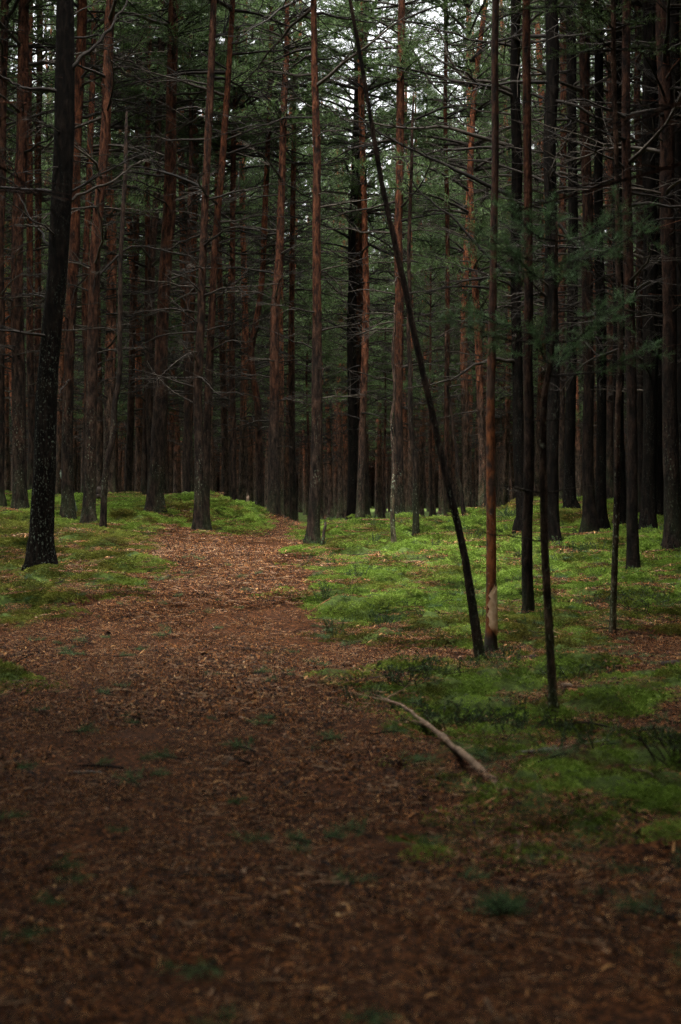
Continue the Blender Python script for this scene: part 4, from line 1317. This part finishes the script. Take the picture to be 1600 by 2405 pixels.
SPRIGS = [sprig_mesh(k) for k in range(5)]
for i, (x, y, s, lab) in enumerate([
    (-1.42, 7.32, .9, 'green pine sprig at the left of the trail, below the moss patch'),
    (-0.41, 6.83, 1.1, 'green pine sprig on the trail right of the pale tan twig'),
    (-0.27, 5.31, .9, 'larger green sprig in the centre of the foreground litter'),
    (-0.10, 5.31, .7, 'small green sprig just right of the centre foreground sprig'),
    (0.11, 5.23, .9, 'green sprig beside the tan twig in the foreground'),
    (-1.9, 10.65, .9, 'dark green sprig at the foot of the left bank'),
    (-0.24, 10.15, .9, 'green sprig on the right half of the trail before the moss'),
    (-0.15, 10.32, .8, 'dark sprig touching the moss edge right of the trail'),
    (-0.37, 7.7, .9, 'dark green sprig at the middle right of the trail'),
    (0.15, 7.27, 1.0, 'green sprig left of the fallen branch'),
    (0.72, 6.72, 1.0, 'green sprig right of the fallen branch'),
    (-0.34, 3.88, 1.0, 'blurred green sprig near the bottom, left of centre'),
    (0.35, 4.71, .8, 'blurred green sprig above the big needle clump'),
    (0.72, 4.81, .8, 'blurred green sprig right above the big needle clump'),
    (1.01, 4.84, .8, 'blurred green sprig at the lower right edge of the moss'),
    (-2.16, 10.6, .8, 'small sprig in front of the left bank near the border'),
    (1.0, 4.22, 1.1, 'blurred dark sprig at the right border near the bottom'),
    (0.34, 5.36, .8, 'green sprig below the thick end of the fallen branch'),
    (-0.89, 6.34, .7, 'small green sprig beside the short black stick')]):
    tag(link('pine_sprig', SPRIGS[i % 5], None, (x, y, hz(x, y) + .012), (0, 0, i * 2.1), s), lab, 'sprig')

# a dense tuft of green needles in the near foreground
m = Mesh(); r_ = np.random.default_rng(8)
P_, D_ = [], []
for j in range(26):
    a = r_.random() * 6.28; e = r_.uniform(.1, 1.0)
    d = np.array([math.cos(a) * e, math.sin(a) * e, r_.uniform(.3, 1)]); d /= np.linalg.norm(d)
    l = r_.uniform(.03, .085)
    m.tube(np.stack([[0, 0, 0], d * l]), [.003, .002], 4, 0)
    d2 = d * [1.5, 1.0, .55]; P_ += [d2 * l * .5, d2 * l]; D_ += [d, d]
m.add(*needle_tufts(r_, np.array(P_), np.array(D_), 10, .05, .0012), 1)
tag(link('pine_seedling', m.data('pine_seedling', [TWIG, SPRIG], smooth=False), None, (.49, 4.27, hz(.49, 4.27) + .01)), 'big blurred tuft of green needles in the right foreground litter', 'seedling')

# low twiggy bilberry shrubs
def shrub(lab, x, y, R, Hh, n, leaves, seed):
    r_ = np.random.default_rng(2600 + seed)
    root = tag(link('bilberry_shrub', None, loc=(x, y, hz(x, y))), lab, 'shrub')
    m = Mesh(); P_, D_ = [], []
    for q in range(n):
        a = r_.random() * 6.28; rr = R * math.sqrt(r_.random())
        b = np.array([rr * math.cos(a) * .6, rr * math.sin(a) * .6, -.02])
        t = np.array([rr * math.cos(a) * 1.1 + r_.normal(0, R * .2), rr * math.sin(a) * 1.1 + r_.normal(0, R * .2), Hh * r_.uniform(.5, 1.1)])
        p = smooth_poly(np.stack([b, (b + t) / 2 + r_.normal(0, R * .08, 3), t]), 6)
        m.tube(p, np.linspace(.0035, .0014, 6), 4, 0, cap=False)
        for w in range(4):
            k = int(r_.integers(2, 6)); d = r_.normal(0, 1, 3); d[2] = abs(d[2]); d /= np.linalg.norm(d)
            e = p[k] + d * Hh * r_.uniform(.15, .4)
            m.tube(np.stack([p[k], e]), [.002, .001], 3, 0, cap=False)
            for s in (.5, .8, 1.0):
                P_.append(p[k] + (e - p[k]) * s); D_.append(d)
    link('stems', m.data('stems', [STICKDARK]), root)
    if leaves:
        f = Mesh()
        v, fa = needle_tufts(r_, np.array(P_), np.array(D_), leaves, .016, .0055)
        f.add(v, fa)
        link('foliage', f.data('foliage', [LEAF], smooth=False), root)


LEAF = needle_material('bilberry_leaves', (.016, .034, .012), (.04, .078, .026), (.08, .13, .05))
for i, (lab, x, y, R, Hh, n, lv) in enumerate([
    ('bare twiggy shrub left of the trail in front of the twin pines', -1.96, 17.65, .25, .38, 16, 0),
    ('low dark green shrub just behind the fallen branch', .60, 7.62, .26, .16, 40, 4),
    ('dark twiggy shrub at the right border above the foreground moss', 1.60, 6.6, .26, .30, 46, 3),
    ('bare thin shrub on the moss left of the leaning pole', 1.04, 18.26, .28, .30, 16, 0),
    ('bare thin shrub on the mound right of the leaning pole', 2.0, 21.57, .3, .32, 18, 1),
    ('low green shrub between the fallen branch and the young pine', .88, 7.6, .22, .13, 34, 4),
    ('sprawling thin twigs behind the fallen branch tip', .45, 8.75, .3, .18, 26, 2),
    ('low twigs in the hollow below the mound pine', -2.7, 20.05, .4, .25, 22, 1),
    ('dark low shrub at the foot of the thick black right trunk', 2.75, 17.9, .35, .25, 24, 2),
    ('low dark shrub behind the weathered log on the right', 1.62, 9.6, .3, .16, 30, 3),
    ('dark green low shrub right of the lichen crusted stem', 2.75, 12.6, .45, .25, 50, 4)]):
    shrub(lab, x, y, R, Hh * .55, int(n * .7), min(lv, 2), i)

# pine cones
def cone_mesh():
    m = Mesh()
    n = 46
    for q in range(n):
        t = (q + .5) / n
        z = (t - .5) * .05
        r = .017 * math.sin(math.pi * min(1, .12 + t * .86)) ** .7
        a = q * 2.399
        c = np.array([r * math.cos(a), r * math.sin(a), z])
        u = np.array([-math.sin(a), math.cos(a), 0]) * .007
        w = np.array([math.cos(a) * .006, math.sin(a) * .006, .008])
        nrm = np.array([math.cos(a), math.sin(a), -.3]) * .003
        m.add(np.stack([c - u, c + u, c + u * .5 + w, c - u * .5 + w, c + nrm + w * .5]), [(0, 1, 4), (1, 2, 4), (2, 3, 4), (3, 0, 4)])
    m.tube(np.array([(0, 0, -.026), (0, 0, -.01), (0, 0, .012), (0, 0, .026)]), [.006, .014, .013, .002], 8)
    return m.data('pine_cone', [CONE], smooth=False)


CM = cone_mesh()
cx_, cy_ = frustum_points(46, 7.5, 18, -.1)
ck_ = moss_amount(cx_, cy_) < .45
CONE_SPOTS = list(zip(cx_[ck_], cy_[ck_]))[:34]
for i, (x, y) in enumerate([(-1.03, 10.71), (-1.4, 12.27), (-0.63, 13.22), (-0.36, 11.95), (0.26, 6.62), (-0.62, 7.91), (-1.35, 9.4), (0.35, 5.93), (1.07, 5.78), (-0.6, 9.96), (.9, 9.3), (-.9, 8.6)] + [(float(a), float(b)) for a, b in CONE_SPOTS]):
    tag(link('pine_cone', CM, None, (x, y, hz(x, y) + .02), (1.45, .2, i * 1.7), 1.1), 'small dark brown pine cone lying on the needle litter', 'cone', 'pine cones on the forest floor')

# broken stubs
st = stick('stub', 'stub', 'short dark broken stub standing beside the path crest pine', [(-.27, 19.75), (-.22, 19.8)], .02, .02, STICKDARK)
bpy.data.objects.remove(st)


def stub(lab, x, y, h, r, lean, mat, seed):
    r_ = np.random.default_rng(2800 + seed)
    n = 12
    z = np.linspace(-.1, h, n)
    p = np.stack([lean * (z / h) ** 1.3 * h + r_.normal(0, r * .1, n), r_.normal(0, r * .1, n), z], 1)
    m = Mesh()
    m.tube(p, r * (1.35 - .55 * np.clip(z / h, 0, 1) ** .5), 10, wob=.25)
    k = p[-1]
    for q in range(4):                       # splinters
        a = q * 1.6
        b = k + np.array([math.cos(a), math.sin(a), 0]) * r * .5
        m.tube(np.stack([b - [0, 0, .03], b + [0, 0, r_.uniform(.03, .1)]]), [r * .28, .001], 4, cap=False)
    return tag(link('tree_stub', m.data('tree_stub', [mat]), None, (x, y, hz(x, y))), lab, 'stub')


stub('thin dark broken stub beside the path crest pine', -.25, 19.7, .36, .022, .12, STICKDARK, 0)
stub('lichen grey broken stump slanting between two pines on the left bank', -4.28, 22.8, .75, .07, -.22, LICHEN, 1)
stub('short cut stump behind the pines on the left bank', -4.15, 24.6, .20, .08, .0, STICKDARK, 2)
stub('pale slim dead stub standing behind the left mound', -1.8, 27.5, .5, .035, .02, STICK, 3)


# ------------------------------------------------------------------ uncountable bits: fallen twigs, needle tufts, low bilberry in the moss
def spots_where(n, y0, y1, test):
    x, y = frustum_points(n, y0, y1, 1.2)
    k = test(x, y)
    return x[k], y[k]


def flat_turn(n):
    return np.stack([rng.normal(0, .25, n), rng.normal(0, .10, n), rng.random(n) * 6.283], 1)


x, y = spots_where(900, 3, 27, lambda x, y: rng.random(len(x)) < .35 + .65 * moss_amount(x, y))
scatter('fallen_twigs', np.stack([x, y, height(x, y) + .015], 1), flat_turn(len(x)), rng.uniform(.12, .42, len(x)), BRANCHES[:5], 'small dead twigs strewn over moss and litter', 'twigs')
x, y = spots_where(900, 3, 17, lambda x, y: rng.random(len(x)) < .3 + .5 * (x > -.3))
scatter('needle_tufts', np.stack([x, y, height(x, y) + .01], 1), flat_turn(len(x)) * [.3, 1, 1], rng.uniform(.4, .95, len(x)), SPRIGS, 'little tufts of green needles scattered on the forest floor', 'needles')


def low_plant(k):
    r_ = np.random.default_rng(3000 + k)
    m = Mesh(); P_, D_ = [], []
    for q in range(9):
        a = r_.random() * 6.28
        b = np.array([math.cos(a), math.sin(a), 0]) * r_.uniform(0, .08)
        d = np.array([math.cos(a) * .5, math.sin(a) * .5, 1.0]) + r_.normal(0, .2, 3); d /= np.linalg.norm(d)
        e = b + d * r_.uniform(.08, .17)
        m.tube(np.stack([b, (b + e) / 2 + r_.normal(0, .006, 3), e]), [.002, .0015, .001], 3, 0, cap=False)
        for s in (.45, .65, .85, 1.0):
            P_.append(b + (e - b) * s); D_.append(d)
    m.add(*needle_tufts(r_, np.array(P_), np.array(D_), 5, .018, .005), 1)
    return m.data('low_plant', [STICKDARK, LEAF], smooth=False)


x, y = spots_where(1500, 5, 26, lambda x, y: (moss_amount(x, y) > .5) & (fbm(x * .8, y * .8, 91, 3) > .53) & (x > -1.2))
scatter('bilberry_cover', np.stack([x, y, height(x, y)], 1), flat_turn(len(x)) * [.3, 1, 1], rng.uniform(.5, 1.1, len(x)), [low_plant(k) for k in range(4)], 'thin dark bilberry growing through the moss', 'bilberry')
